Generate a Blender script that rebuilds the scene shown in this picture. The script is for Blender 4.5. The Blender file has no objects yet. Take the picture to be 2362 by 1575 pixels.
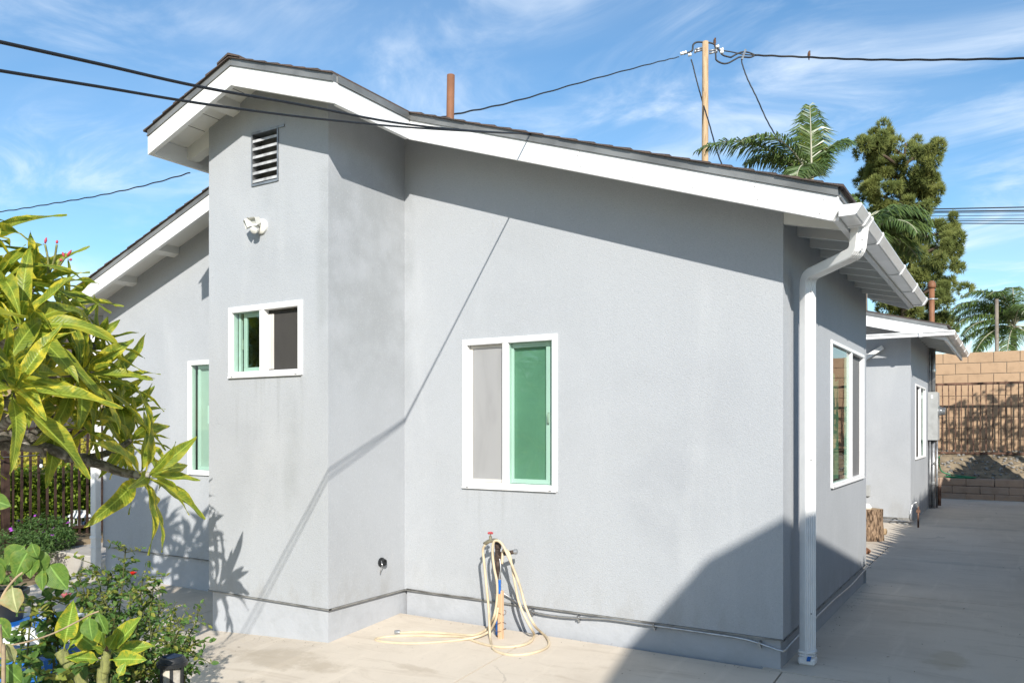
import bpy, math, random
import numpy as np
from mathutils import Vector, Matrix

random.seed(7)
rng = np.random.default_rng(11)
R = math.radians
scene = bpy.context.scene
C = scene.collection

# ---------------------------------------------------------------- camera, sky, sun, exposure
H = 1.62                                   # eye height
FPX, CX, HY = 1874.0, 1181.0, 985.0        # focal length and horizon of the photograph, in its pixels
CA, SA = 0.8505, 0.5259                    # yaw of the camera against the house walls
cam_d = bpy.data.cameras.new('camera')
cam_d.sensor_width = 36
cam_d.lens = FPX / 2362 * 36
cam_d.shift_y = (HY - 787.5) / 2362
cam_d.clip_start = 0.05
cam_d.clip_end = 3000
cam = bpy.data.objects.new('camera', cam_d)
C.objects.link(cam)
cam.location = (0, 0, H)
cam.rotation_euler = (R(90), 0, math.atan2(SA, CA))
scene.camera = cam

SUN = Vector((0.17, -0.213, 0.15)).normalized()      # towards the sun
world = bpy.data.worlds.new('World')
scene.world = world
world.use_nodes = True
nt = world.node_tree
nt.nodes.clear()
def wn(t, **k):
    n = nt.nodes.new(t)
    for a, b in k.items(): setattr(n, a, b)
    return n
sky = wn('ShaderNodeTexSky', sky_type='NISHITA', sun_disc=False)
sky.sun_elevation = math.asin(SUN.z)
sky.sun_rotation = math.atan2(SUN.x, SUN.y)
sky.altitude = 200
sky.air_density = 1.0
sky.dust_density = 0.25
sky.ozone_density = 1.5
tc = wn('ShaderNodeTexCoord')
sep = wn('ShaderNodeSeparateXYZ')
nt.links.new(tc.outputs['Generated'], sep.inputs[0])
def math_node(op, a, b=None, clamp=False):
    n = wn('ShaderNodeMath', operation=op, use_clamp=clamp)
    for i, v in enumerate((a, b)):
        if v is None: continue
        if isinstance(v, (int, float)): n.inputs[i].default_value = v
        else: nt.links.new(v, n.inputs[i])
    return n.outputs[0]
zz = math_node('MAXIMUM', math_node('ADD', sep.outputs[2], 0.10), 0.06)
comb = wn('ShaderNodeCombineXYZ')
nt.links.new(math_node('DIVIDE', sep.outputs[0], zz), comb.inputs[0])
nt.links.new(math_node('DIVIDE', sep.outputs[1], zz), comb.inputs[1])
def cirrus(rot, sc, noise_scale, detail, lo, hi, off, dist=0.8):
    m = wn('ShaderNodeMapping')
    m.inputs['Rotation'].default_value = (0, 0, R(rot))
    m.inputs['Scale'].default_value = sc
    m.inputs['Location'].default_value = off
    nt.links.new(comb.outputs[0], m.inputs[0])
    n = wn('ShaderNodeTexNoise')
    n.inputs['Scale'].default_value = noise_scale
    n.inputs['Detail'].default_value = detail
    n.inputs['Roughness'].default_value = 0.60
    n.inputs['Distortion'].default_value = dist
    nt.links.new(m.outputs[0], n.inputs[0])
    r = wn('ShaderNodeMapRange', interpolation_type='SMOOTHSTEP')
    r.inputs[1].default_value, r.inputs[2].default_value = lo, hi
    nt.links.new(n.outputs[0], r.inputs[0])
    return r.outputs[0]
streak = cirrus(62, (1.0, 1.7, 1), 1.5, 9, 0.40, 0.80, (3.1, 1.7, 0), 1.0)
mask = cirrus(0, (1, 1, 1), 0.8, 4, 0.30, 0.62, (2.6, 4.9, 0), 0.5)
veil = cirrus(15, (0.7, 1.5, 1), 0.6, 4, 0.25, 0.85, (7.3, 0.4, 0), 0.3)
cl = math_node('ADD', math_node('MULTIPLY', math_node('MULTIPLY', streak, mask), 0.85), math_node('MULTIPLY', veil, 0.17), True)
cmix = wn('ShaderNodeMix', data_type='RGBA')
nt.links.new(cl, cmix.inputs[0])
hsv = wn('ShaderNodeHueSaturation')
hsv.inputs['Saturation'].default_value = 1.28
hsv.inputs['Hue'].default_value = 0.496
hsv.inputs['Value'].default_value = 0.84
nt.links.new(sky.outputs[0], hsv.inputs['Color'])
nt.links.new(hsv.outputs[0], cmix.inputs[6])
cmix.inputs[7].default_value = (5.2, 5.6, 6.0, 1)
bg = wn('ShaderNodeBackground')
bg.inputs['Strength'].default_value = 0.112
nt.links.new(cmix.outputs[2], bg.inputs[0])
wo = wn('ShaderNodeOutputWorld')
nt.links.new(bg.outputs[0], wo.inputs[0])

sl = bpy.data.lights.new('sun', 'SUN')
sl.energy = 3.4
sl.angle = R(0.53)
sl.color = (1.0, 0.95, 0.87)
sun = bpy.data.objects.new('sun', sl)
C.objects.link(sun)
sun.location = (8, -10, 12)
sun.rotation_euler = SUN.to_track_quat('Z', 'Y').to_euler()

scene.view_settings.view_transform = 'Standard'
scene.view_settings.look = 'None'
scene.view_settings.exposure = 0.95
scene.view_settings.gamma = 1.0

# ---------------------------------------------------------------- helpers
def ray(px, py):
    tx = (px - CX) / FPX; ty = (HY - py) / FPX
    return Vector((CA * tx - SA, SA * tx + CA, ty))
EYE = Vector((0, 0, H))
def PY(px, py, Y): r = ray(px, py); return EYE + r * (Y / r.y)
def PX(px, py, X): r = ray(px, py); return EYE + r * (X / r.x)
def PZ(px, py, z): r = ray(px, py); return EYE + r * ((z - H) / r.z)
def PD(px, py, d): return EYE + ray(px, py) * d
RIGHT = Vector((CA, SA, 0)); FWD = Vector((-SA, CA, 0)); UP = Vector((0, 0, 1))

class MB:
    def __init__(s, M=None): s.v = []; s.f = []; s.M = M; s.uv = None
    def add(s, vs, fs):
        o = len(s.v)
        if s.M is not None: vs = [s.M @ Vector(p) for p in vs]
        s.v += [tuple(p) for p in vs]; s.f += [tuple(i + o for i in f) for f in fs]
        return s
    def box(s, a, b):
        (x0, y0, z0), (x1, y1, z1) = a, b
        x0, x1 = min(x0, x1), max(x0, x1); y0, y1 = min(y0, y1), max(y0, y1); z0, z1 = min(z0, z1), max(z0, z1)
        return s.add([(x0,y0,z0),(x1,y0,z0),(x1,y1,z0),(x0,y1,z0),(x0,y0,z1),(x1,y0,z1),(x1,y1,z1),(x0,y1,z1)],
            [(3,2,1,0),(4,5,6,7),(0,1,5,4),(1,2,6,5),(2,3,7,6),(3,0,4,7)])
    def obox(s, c, ax, ay, az, hx, hy, hz):
        c = Vector(c); ax, ay, az = Vector(ax).normalized()*hx, Vector(ay).normalized()*hy, Vector(az).normalized()*hz
        vs = [c+sx*ax+sy*ay+sz*az for sz in (-1,1) for sx, sy in ((-1,-1),(1,-1),(1,1),(-1,1))]
        return s.add(vs, [(3,2,1,0),(4,5,6,7),(0,1,5,4),(1,2,6,5),(2,3,7,6),(3,0,4,7)])
    def bbox(s, a, b, ch):                      # box with chamfered edges
        a = [min(p, q) for p, q in zip(a, b)] if False else a
        lo = [min(a[i], b[i]) for i in range(3)]; hi = [max(a[i], b[i]) for i in range(3)]
        import bmesh
        bm = bmesh.new()
        r = bmesh.ops.create_cube(bm, size=1)
        for v in bm.verts:
            v.co = Vector([lo[i] + (v.co[i] + .5) * (hi[i] - lo[i]) for i in range(3)])
        bmesh.ops.bevel(bm, geom=bm.edges[:], offset=ch, segments=1, affect='EDGES')
        bm.verts.index_update()
        s.add([v.co.copy() for v in bm.verts], [[v.index for v in f.verts] for f in bm.faces])
        bm.free()
        return s
    def prism(s, poly, axis, t0, t1):            # poly: 2D pts in the plane across axis ('x': (y,z), 'y': (x,z), 'z': (x,y))
        def p3(p, t):
            return {'x': (t, p[0], p[1]), 'y': (p[0], t, p[1]), 'z': (p[0], p[1], t)}[axis]
        n = len(poly)
        vs = [p3(p, t0) for p in poly] + [p3(p, t1) for p in poly]
        fs = [tuple(range(n))[::-1], tuple(range(n, 2*n))] + [(i, (i+1) % n, (i+1) % n + n, i + n) for i in range(n)]
        return s.add(vs, fs)
    def tube(s, pts, r, n=8, caps=True, ref=None):
        pts = [Vector(p) for p in pts]
        m = len(pts)
        rs = r if isinstance(r, (list, tuple)) else [r]*m
        vs, up = [], None
        for i, p in enumerate(pts):
            t = (pts[min(i+1, m-1)] - pts[max(i-1, 0)])
            t = t.normalized() if t.length > 1e-9 else Vector((0,0,1))
            if up is None:
                up = Vector(ref) if ref else (Vector((0,0,1)) if abs(t.z) < .9 else Vector((1,0,0)))
            up = (up - t*up.dot(t))
            up = up.normalized() if up.length > 1e-6 else t.orthogonal().normalized()
            b = t.cross(up)
            for k in range(n):
                a = 2*math.pi*k/n
                vs.append(p + (up*math.cos(a) + b*math.sin(a))*rs[i])
        fs = [(i*n+k, i*n+(k+1) % n, (i+1)*n+(k+1) % n, (i+1)*n+k) for i in range(m-1) for k in range(n)]
        if caps: fs += [tuple(range(n))[::-1], tuple(range((m-1)*n, m*n))]
        return s.add(vs, fs)
    def sweep(s, pts, prof, ref, caps=True):     # closed 2D profile along a path, mitred
        pts = [Vector(p) for p in pts]; m = len(pts); n = len(prof); ref = Vector(ref).normalized()
        vs = []
        for i, p in enumerate(pts):
            t0 = (pts[i]-pts[i-1]).normalized() if i else (pts[1]-pts[0]).normalized()
            t1 = (pts[i+1]-pts[i]).normalized() if i < m-1 else t0
            t = (t0+t1).normalized()
            k = 1/max(.35, t.dot(t1))
            b = t.cross(ref).normalized()
            a = ref - t*ref.dot(t); a.normalize()
            for (u, w) in prof: vs.append(p + a*u + b*w*1.0 + Vector((0,0,0)))
        fs = [(i*n+k, i*n+(k+1) % n, (i+1)*n+(k+1) % n, (i+1)*n+k) for i in range(m-1) for k in range(n)]
        if caps: fs += [tuple(range(n))[::-1], tuple(range((m-1)*n, m*n))]
        return s.add(vs, fs)
    def lathe(s, prof, c, axis=(0,0,1), n=16):   # prof: (radius, height)
        ax = Vector(axis).normalized(); u = ax.orthogonal().normalized(); w = ax.cross(u); c = Vector(c)
        vs = [c + ax*h + (u*math.cos(2*math.pi*k/n) + w*math.sin(2*math.pi*k/n))*r for r, h in prof for k in range(n)]
        m = len(prof)
        fs = [(i*n+k, i*n+(k+1) % n, (i+1)*n+(k+1) % n, (i+1)*n+k) for i in range(m-1) for k in range(n)]
        fs += [tuple(range(n))[::-1], tuple(range((m-1)*n, m*n))]
        return s.add(vs, fs)
    def build(s, name, mat, parent=None, smooth=False):
        me = bpy.data.meshes.new(name)
        me.from_pydata(s.v, [], s.f)
        if smooth:
            me.polygons.foreach_set('use_smooth', [True]*len(me.polygons))
            if smooth == 'auto':
                try: me.set_sharp_from_angle(angle=R(40))
                except Exception: pass
        me.update()
        if mat: me.materials.append(mat)
        return link(name, me, parent)

def link(name, me, parent=None):
    o = bpy.data.objects.new(name, me)
    C.objects.link(o)
    if parent is not None:
        o.parent = parent
        if parent.type == 'EMPTY':
            o.matrix_parent_inverse = Matrix.Translation(-parent.location)
    return o
def thing(name, label, cat, loc, group=None):
    o = bpy.data.objects.new(name, None)
    o.empty_display_size = .2
    C.objects.link(o)
    o.location = loc
    return tag(o, label, cat, group)
def tag(o, label=None, cat=None, group=None, kind=None):
    for k, v in (('label', label), ('category', cat), ('group', group), ('kind', kind)):
        if v: o[k] = v
    return o

# ---------------------------------------------------------------- materials
def lin(r, g, b):
    f = lambda c: (c/255/12.92) if c/255 <= .04045 else ((c/255+.055)/1.055)**2.4
    return (f(r), f(g), f(b), 1)
class Mat:
    def __init__(s, name, col, rough=.7, spec=.3, metal=0):
        s.m = bpy.data.materials.new(name); s.m.use_nodes = True
        s.t = s.m.node_tree; s.b = s.t.nodes['Principled BSDF']
        s.b.inputs['Base Color'].default_value = (*col[:3], 1)
        s.b.inputs['Roughness'].default_value = rough
        s.b.inputs['Specular IOR Level'].default_value = spec
        s.b.inputs['Metallic'].default_value = metal
        s.col = (*col[:3], 1); s.out = None; s.hgt = None
    def n(s, t, **k):
        n = s.t.nodes.new(t)
        for a, b in k.items(): setattr(n, a, b)
        return n
    def l(s, a, b): s.t.links.new(a, b)
    def coord(s, kind='Object', scale=(1,1,1), rot=(0,0,0), loc=(0,0,0)):
        if kind == 'Position': o = s.n('ShaderNodeNewGeometry').outputs['Position']
        else: o = s.n('ShaderNodeTexCoord').outputs[kind]
        m = s.n('ShaderNodeMapping')
        m.inputs['Scale'].default_value = scale; m.inputs['Rotation'].default_value = rot; m.inputs['Location'].default_value = loc
        s.l(o, m.inputs[0]); return m.outputs[0]
    def noise(s, co, scale, detail=4, rough=.55, dist=0):
        n = s.n('ShaderNodeTexNoise')
        n.inputs['Scale'].default_value = scale; n.inputs['Detail'].default_value = detail
        n.inputs['Roughness'].default_value = rough; n.inputs['Distortion'].default_value = dist
        s.l(co, n.inputs[0]); return n.outputs[0]
    def rng(s, v, a, b, c=0, d=1, smooth=True):
        n = s.n('ShaderNodeMapRange')
        if smooth: n.interpolation_type = 'SMOOTHSTEP'
        for i, q in enumerate((a, b, c, d)): n.inputs[i+1].default_value = q
        s.l(v, n.inputs[0]); return n.outputs[0]
    def mul(s, a, b, op='MULTIPLY'):
        n = s.n('ShaderNodeMath', operation=op)
        for i, v in enumerate((a, b)):
            if isinstance(v, (int, float)): n.inputs[i].default_value = v
            else: s.l(v, n.inputs[i])
        return n.outputs[0]
    def mix(s, fac, col, mode='MIX'):           # blend col over what is there
        n = s.n('ShaderNodeMix', data_type='RGBA', blend_type=mode)
        if isinstance(fac, (int, float)): n.inputs[0].default_value = fac
        else: s.l(fac, n.inputs[0])
        if s.out is None: n.inputs[6].default_value = s.col
        else: s.l(s.out, n.inputs[6])
        if isinstance(col, tuple): n.inputs[7].default_value = (*col[:3], 1)
        else: s.l(col, n.inputs[7])
        s.out = n.outputs[2]
        s.l(s.out, s.b.inputs['Base Color']); return s
    def bump(s, h, strength=.3, dist=.01):
        n = s.n('ShaderNodeBump')
        n.inputs['Strength'].default_value = strength; n.inputs['Distance'].default_value = dist
        s.l(h, n.inputs['Height'])
        if s.hgt is not None: s.l(s.hgt, n.inputs['Normal'])
        s.hgt = n.outputs[0]
        s.l(s.hgt, s.b.inputs['Normal']); return s
    def translucent(s, col, fac):
        tr = s.n('ShaderNodeBsdfTranslucent')
        if isinstance(col, tuple): tr.inputs[0].default_value = (*col[:3], 1)
        else: s.l(col, tr.inputs[0])
        mx = s.n('ShaderNodeMixShader'); mx.inputs[0].default_value = fac
        out = s.t.nodes['Material Output']
        s.l(s.b.outputs[0], mx.inputs[1]); s.l(tr.outputs[0], mx.inputs[2]); s.l(mx.outputs[0], out.inputs[0]); return s
def plain(name, col, rough=.6, spec=.3, metal=0, var=.12, scale=6, bump=0, bscale=60):
    m = Mat(name, col, rough, spec, metal)
    co = m.coord('Object')
    if var:
        m.mix(m.rng(m.noise(co, scale, 5), .35, .7, 0, 1), tuple(c*(1-var*2.2) for c in col[:3]))
    if bump: m.bump(m.noise(co, bscale, 3), bump, .004)
    return m.m

W2_ = (PY(1067, 900, 5.557).x, PY(1286, 900, 5.557).x, PY(1067, 1123.7, 5.557).z)
W1_ = (PY(528, 800, 4.627).x, PY(698, 800, 4.627).x, PY(528, 872, 4.627).z)
def stucco():
    m = Mat('stucco', (0.395, 0.412, 0.432), .92, .1)
    co = m.coord('Position')
    m.mix(m.rng(m.noise(co, .9, 5, .6, .4), .42, .72, 0, .5), (.332, .347, .364))
    m.mix(m.rng(m.noise(m.coord('Position', (1.7, 1.7, .45)), 1.3, 6, .6, .6), .5, .78, 0, .55), (.455, .47, .485))
    m.mix(m.rng(m.noise(m.coord('Position', (5, 5, .55)), 1.0, 5, .6, .3), .60, .82, 0, .26), (.29, .305, .315))
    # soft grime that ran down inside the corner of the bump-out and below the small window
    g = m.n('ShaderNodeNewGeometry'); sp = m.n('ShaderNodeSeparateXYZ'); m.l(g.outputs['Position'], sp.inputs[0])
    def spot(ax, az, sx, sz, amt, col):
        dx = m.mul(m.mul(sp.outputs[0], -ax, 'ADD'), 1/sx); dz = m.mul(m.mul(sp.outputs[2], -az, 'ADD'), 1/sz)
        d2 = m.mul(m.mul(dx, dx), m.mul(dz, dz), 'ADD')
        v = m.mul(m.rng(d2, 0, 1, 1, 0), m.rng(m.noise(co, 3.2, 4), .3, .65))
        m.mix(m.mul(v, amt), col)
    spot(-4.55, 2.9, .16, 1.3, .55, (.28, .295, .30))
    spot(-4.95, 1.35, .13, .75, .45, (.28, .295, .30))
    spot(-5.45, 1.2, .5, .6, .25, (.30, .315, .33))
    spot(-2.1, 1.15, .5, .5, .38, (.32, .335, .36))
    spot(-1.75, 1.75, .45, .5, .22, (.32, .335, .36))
    # dirt splashed up from the paving, thin runs below the sills
    low = m.mul(m.rng(sp.outputs[2], .2, .55, 1, 0), m.rng(m.noise(m.coord('Position', (3, 3, 1.2)), 2.6, 6, .65), .42, .7))
    m.mix(m.mul(low, .4), (.30, .295, .28))
    def runs(x0, x1, ztop, ln, amt):
        win = m.mul(m.rng(sp.outputs[0], x0, x0+.05), m.rng(sp.outputs[0], x1-.05, x1, 1, 0))
        v = m.mul(m.mul(win, m.rng(sp.outputs[2], ztop-ln, ztop, 0, 1)), m.rng(sp.outputs[2], ztop-.001, ztop+.002, 1, 0))
        v = m.mul(v, m.rng(m.noise(m.coord('Position', (14, 0, .6)), 1.0, 4, .6), .48, .72))
        m.mix(m.mul(v, amt), (.27, .28, .28))
    runs(W1_[0], W1_[1]+.1, W1_[2], .8, .5); runs(W2_[0], W2_[1], W2_[2], .6, .35)
    fine = m.noise(co, 120, 2, .6)
    m.mix(m.rng(fine, .28, .5, .30, 0), (.22, .23, .245))
    m.mix(m.rng(m.noise(co, 75, 2), .55, .8, 0, .3), (.56, .57, .59))
    m.bump(fine, .5, .005)
    m.bump(m.noise(co, 45, 2), .16, .003)
    m.bump(m.noise(co, 1.6, 3), .10, .02)
    return m.m
def foundation():
    m = Mat('foundation_paint', (.40, .417, .445), .8, .2)
    co = m.coord('Position')
    m.mix(m.rng(m.noise(co, 3.5, 6, .65, .4), .42, .72, 0, .45), (.30, .315, .33))
    m.mix(m.rng(m.noise(co, 14, 5, .65), .58, .78, 0, .35), (.31, .31, .30))
    m.bump(m.noise(co, 30, 5), .4, .006)
    m.bump(m.noise(co, 6, 3), .5, .012)
    return m.m
def concrete(name='concrete', base=(.60, .53, .44)):
    m = Mat(name, base, .85, .2)
    co = m.coord('Position')
    m.mix(m.rng(m.noise(co, .8, 6, .62, .8), .38, .72, 0, .75), tuple(c*k for c, k in zip(base, (.80, .79, .78))))
    m.mix(m.rng(m.noise(m.coord('Position', (.5, 2.2, 1), (0,0,.35)), 2.1, 6, .65, 1.2), .5, .76, 0, .65), tuple(c*k for c, k in zip(base, (.70, .67, .63))))
    m.mix(m.rng(m.noise(m.coord('Position', (3, .35, 1), (0,0,.2)), 2.4, 5, .6, .6), .52, .76, 0, .5), tuple(min(.8, c*1.14) for c in base))
    m.mix(m.rng(m.noise(co, 40, 3), .6, .8, 0, .35), tuple(c*.7 for c in base))
    m.mix(m.rng(m.noise(co, 210, 2), .62, .8, 0, .4), tuple(c*.55 for c in base))
    m.mix(m.rng(m.noise(m.coord('Position', (1, 1, 1)), 14, 6, .7), .56, .70, 0, .28), tuple(c*.74 for c in base))
    vo = m.n('ShaderNodeTexVoronoi', feature='DISTANCE_TO_EDGE'); vo.inputs['Scale'].default_value = .55
    wp = m.n('ShaderNodeVectorMath', operation='ADD'); m.l(co, wp.inputs[0])
    nv = m.n('ShaderNodeTexNoise'); nv.inputs['Scale'].default_value = 2.2; nv.inputs['Detail'].default_value = 6; m.l(co, nv.inputs[0])
    sc_ = m.n('ShaderNodeVectorMath', operation='SCALE'); sc_.inputs['Scale'].default_value = .5; m.l(nv.outputs['Color'], sc_.inputs[0]); m.l(sc_.outputs[0], wp.inputs[1])
    m.l(wp.outputs[0], vo.inputs['Vector'])
    m.mix(m.mul(m.rng(vo.outputs['Distance'], .0015, .006, .5, 0), m.rng(m.noise(co, .7, 2), .52, .6)), tuple(c*.45 for c in base))
    # damp patch in front of the bump-out, a dribble beside it
    g = m.n('ShaderNodeNewGeometry'); sp = m.n('ShaderNodeSeparateXYZ'); m.l(g.outputs['Position'], sp.inputs[0])
    def stain(cx, cy, sx, sy, amt, col):
        nz = m.mul(m.mul(m.noise(co, 4.5, 7, .7), -.5, 'ADD'), 3.2)
        dx = m.mul(m.mul(sp.outputs[0], -cx, 'ADD'), 1/sx); dy = m.mul(m.mul(sp.outputs[1], -cy, 'ADD'), 1/sy)
        d = m.mul(m.mul(m.mul(dx, dx), m.mul(dy, dy), 'ADD'), nz, 'ADD')
        m.mix(m.rng(d, .2, .95, amt*.8, 0), col)
    a = PZ(655, 1508, -.06); stain(a.x, a.y, .62, .24, .55, (.34, .28, .205))
    b = PZ(960, 1524, -.02); stain(b.x, b.y, .22, .07, .5, (.34, .28, .205))
    stain(-.4, 6.4, .16, .3, .5, (.40, .33, .22))
    stain(-.75, 8.3, .7, .12, .5, (.36, .33, .27))
    stain(-.6, 11.0, .9, .14, .45, (.36, .33, .28))
    stain(-.5, 15.0, 1.0, .2, .45, (.36, .33, .28))
    m.bump(m.noise(co, 90, 3), .25, .003)
    m.bump(m.noise(co, 5, 4), .3, .008)
    return m.m
def white_paint(name='white_paint', col=(.76, .76, .75), rough=.55):
    m = Mat(name, col, rough, .3)
    co = m.coord('Position')
    m.mix(m.rng(m.noise(co, 2.5, 6, .6), .5, .8, 0, .5), tuple(c*.88 for c in col))
    m.mix(m.rng(m.noise(co, 28, 5, .7), .68, .78, 0, .55), tuple(c*.6 for c in col))
    m.bump(m.noise(m.coord('Position', (6, 6, 40)), 4, 4), .18, .003)
    return m.m
M = {}
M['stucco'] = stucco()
M['foundation'] = foundation()
M['concrete'] = concrete()
M['concrete_step'] = concrete('concrete_step', (.46, .43, .39))
M['white'] = white_paint()
M['soffit'] = white_paint('soffit_paint', (.74, .735, .70), .7)
M['vinyl'] = plain('white_vinyl', (.82, .82, .82), .35, .4, 0, .03, 3)
M['gutter'] = plain('gutter_enamel', (.80, .80, .79), .3, .5, 0, .05, 5)
M['zinc'] = plain('galvanised_steel', (.42, .43, .44), .45, .5, .75, .2, 9, .2, 20)
M['drip'] = plain('weathered_flashing', (.26, .265, .26), .5, .5, .35, .2, 2.5, .2, 8)
M['dark'] = plain('dark_gap', (.03, .03, .03), .9, .1, 0, 0)
M['screed'] = plain('screed_metal', (.30, .295, .28), .6, .4, .3, .25, 8)
M['room'] = plain('room_wall', (.055, .05, .048), .9, .1, 0, .1, 2)
M['black_rubber'] = plain('black_cable', (.016, .017, .019), .5, .4, 0, .1, 20)
M['black_plastic'] = plain('black_plastic', (.022, .024, .026), .4, .4, 0, .1, 10)
M['grey_metal'] = plain('grey_enamel', (.38, .39, .385), .45, .4, 0, .08, 8)
M['chrome'] = plain('bright_metal', (.6, .6, .6), .28, .5, .9, .1, 20)
M['brass'] = plain('tarnished_brass', (.42, .38, .28), .4, .5, .8, .2, 20)
M['rustpipe'] = plain('rusty_black_pipe', (.10, .07, .055), .7, .3, .2, .35, 18, .5, 60)
M['redpaint'] = plain('red_handle', (.55, .08, .09), .5, .4, 0, .2, 30)
M['blue_tape'] = plain('blue_tape', (.02, .14, .50), .6, .3, 0, .15, 20)
M['terracotta_pipe'] = plain('brown_painted_pipe', (.25, .115, .06), .6, .3, 0, .12, 6, .2, 30)
M['iron_brown'] = plain('brown_iron', (.075, .045, .035), .6, .3, .2, .3, 12)
M['iron_rust'] = plain('rusty_iron', (.20, .115, .08), .75, .2, .1, .35, 9)
M['hose'] = plain('tan_hose', (.62, .51, .35), .45, .4, 0, .12, 7)
M['hose_green'] = plain('green_hose', (.02, .22, .10), .4, .4, 0, .1, 7)
M['soil'] = plain('soil', (.29, .23, .155), .95, .1, 0, .25, 5, .8, 25)
M['stone'] = plain('edging_stone', (.30, .29, .27), .9, .2, 0, .2, 14, .6, 30)
M['blue_plastic'] = plain('blue_plastic', (.012, .13, .46), .35, .4, 0, .06, 5)
M['sign_white'] = plain('white_plastic', (.75, .77, .78), .4, .4, 0, .05, 5)
M['lamp_lens'] = plain('clouded_lens', (.50, .46, .39), .3, .5, 0, .2, 30)
M['cream'] = plain('cream_plastic', (.72, .71, .66), .45, .4, 0, .05, 8)
M['lens'] = plain('grey_lens', (.50, .51, .48), .3, .5, 0, .06, 20)
M['bird'] = plain('brown_feathers', (.16, .09, .06), .9, .1, 0, .3, 40)
M['vent_paint'] = plain('vent_paint', (.50, .51, .52), .6, .3, 0, .2, 14)
M['slate'] = plain('dark_blue_fabric', (.03, .05, .09), .9, .1, 0, .1, 20)

def wood(name, col, dark, sc=(18, 18, 1.2), rough=.85, bump=.4):
    m = Mat(name, col, rough, .15)
    co = m.coord('Position', sc)
    m.mix(m.rng(m.noise(co, 1.2, 6, .65, .8), .4, .66), dark)
    m.mix(m.rng(m.noise(m.coord('Position', (6, 6, 2)), 1.5, 3), .68, .78, 0, .8), tuple(c*.35 for c in dark))
    m.bump(m.noise(co, 2, 5), bump, .01)
    return m.m
M['pole_wood'] = wood('pole_wood', (.50, .37, .23), (.34, .22, .12))
M['stake_wood'] = wood('stake_wood', (.60, .42, .27), (.50, .33, .20), (60, 60, 2))
M['grey_fence'] = wood('weathered_boards', (.10, .095, .09), (.05, .047, .045))
M['fence_boards'] = wood('pale_boards', (.66, .60, .52), (.56, .50, .42))
M['pale_stucco'] = plain('pale_stucco', (.72, .68, .61), .9, .1, 0, .05, 2)
def bark(name, col, dark, lightc=None, sc=(14, 14, 4), strength=1.0):
    m = Mat(name, col, .95, .1)
    co = m.coord('Object', sc)
    v = m.noise(co, 1.6, 6, .65, 1.2)
    m.mix(m.rng(v, .4, .58, 1, 0), dark)
    if lightc: m.mix(m.rng(m.noise(m.coord('Object'), 9, 4), .58, .7, 0, .8), lightc)
    m.bump(v, strength, .03)
    return m.m
M['bark'] = bark('plumeria_bark', (.24, .22, .19), (.10, .09, .075), (.42, .40, .36), (9, 9, 9), .7)
M['green_stem'] = bark('green_stem', (.24, .25, .09), (.16, .17, .07), (.42, .38, .26), (30, 30, 12), .4)
M['log_bark'] = bark('log_bark', (.36, .25, .165), (.07, .045, .03), None, (26, 26, 5), 1.0)
M['log_end'] = plain('log_end', (.42, .30, .18), .9, .1, 0, .15, 20)
M['pine_bark'] = plain('pine_bark', (.10, .075, .055), .95, .1, 0, .2, 6)
M['twig'] = plain('tan_twig', (.40, .30, .19), .8, .2, 0, .2, 15)
M['rose_stem'] = plain('rose_stem', (.12, .13, .05), .7, .2, 0, .2, 15)

def shingle():
    m = Mat('asphalt_shingle', (.075, .062, .056), .95, .1)
    co = m.coord('Position')
    m.mix(m.rng(m.noise(co, 3, 3), .4, .65, 0, .8), (.12, .082, .066))
    m.mix(m.rng(m.noise(co, 160, 2), .5, .7, 0, .6), (.16, .14, .13))
    m.bump(m.noise(co, 150, 2), .5, .004)
    return m.m
M['shingle'] = shingle()
def brickmat(name, col, alt, bumpk=.5, stain=True):
    m = Mat(name, col, .92, .1)
    co = m.coord('Position')
    oi = m.n('ShaderNodeObjectInfo')
    m.mix(m.mul(oi.outputs['Random'], .55), alt)
    m.mix(m.rng(m.noise(co, 6, 5), .45, .72, 0, .5), tuple(c*.72 for c in col))
    m.mix(m.rng(m.noise(co, 60, 3), .58, .75, 0, .4), tuple(min(.9, c*1.35) for c in col))
    m.bump(m.noise(co, 45, 4), bumpk, .008)
    return m.m
M['block'] = brickmat('tan_block', (.46, .315, .20), (.42, .29, .185), .3)
M['mortar'] = plain('mortar', (.27, .23, .18), .95, .1, 0, .12, 10)
M['paver'] = brickmat('retaining_block', (.40, .285, .21), (.36, .29, .24), 1.0)

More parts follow.
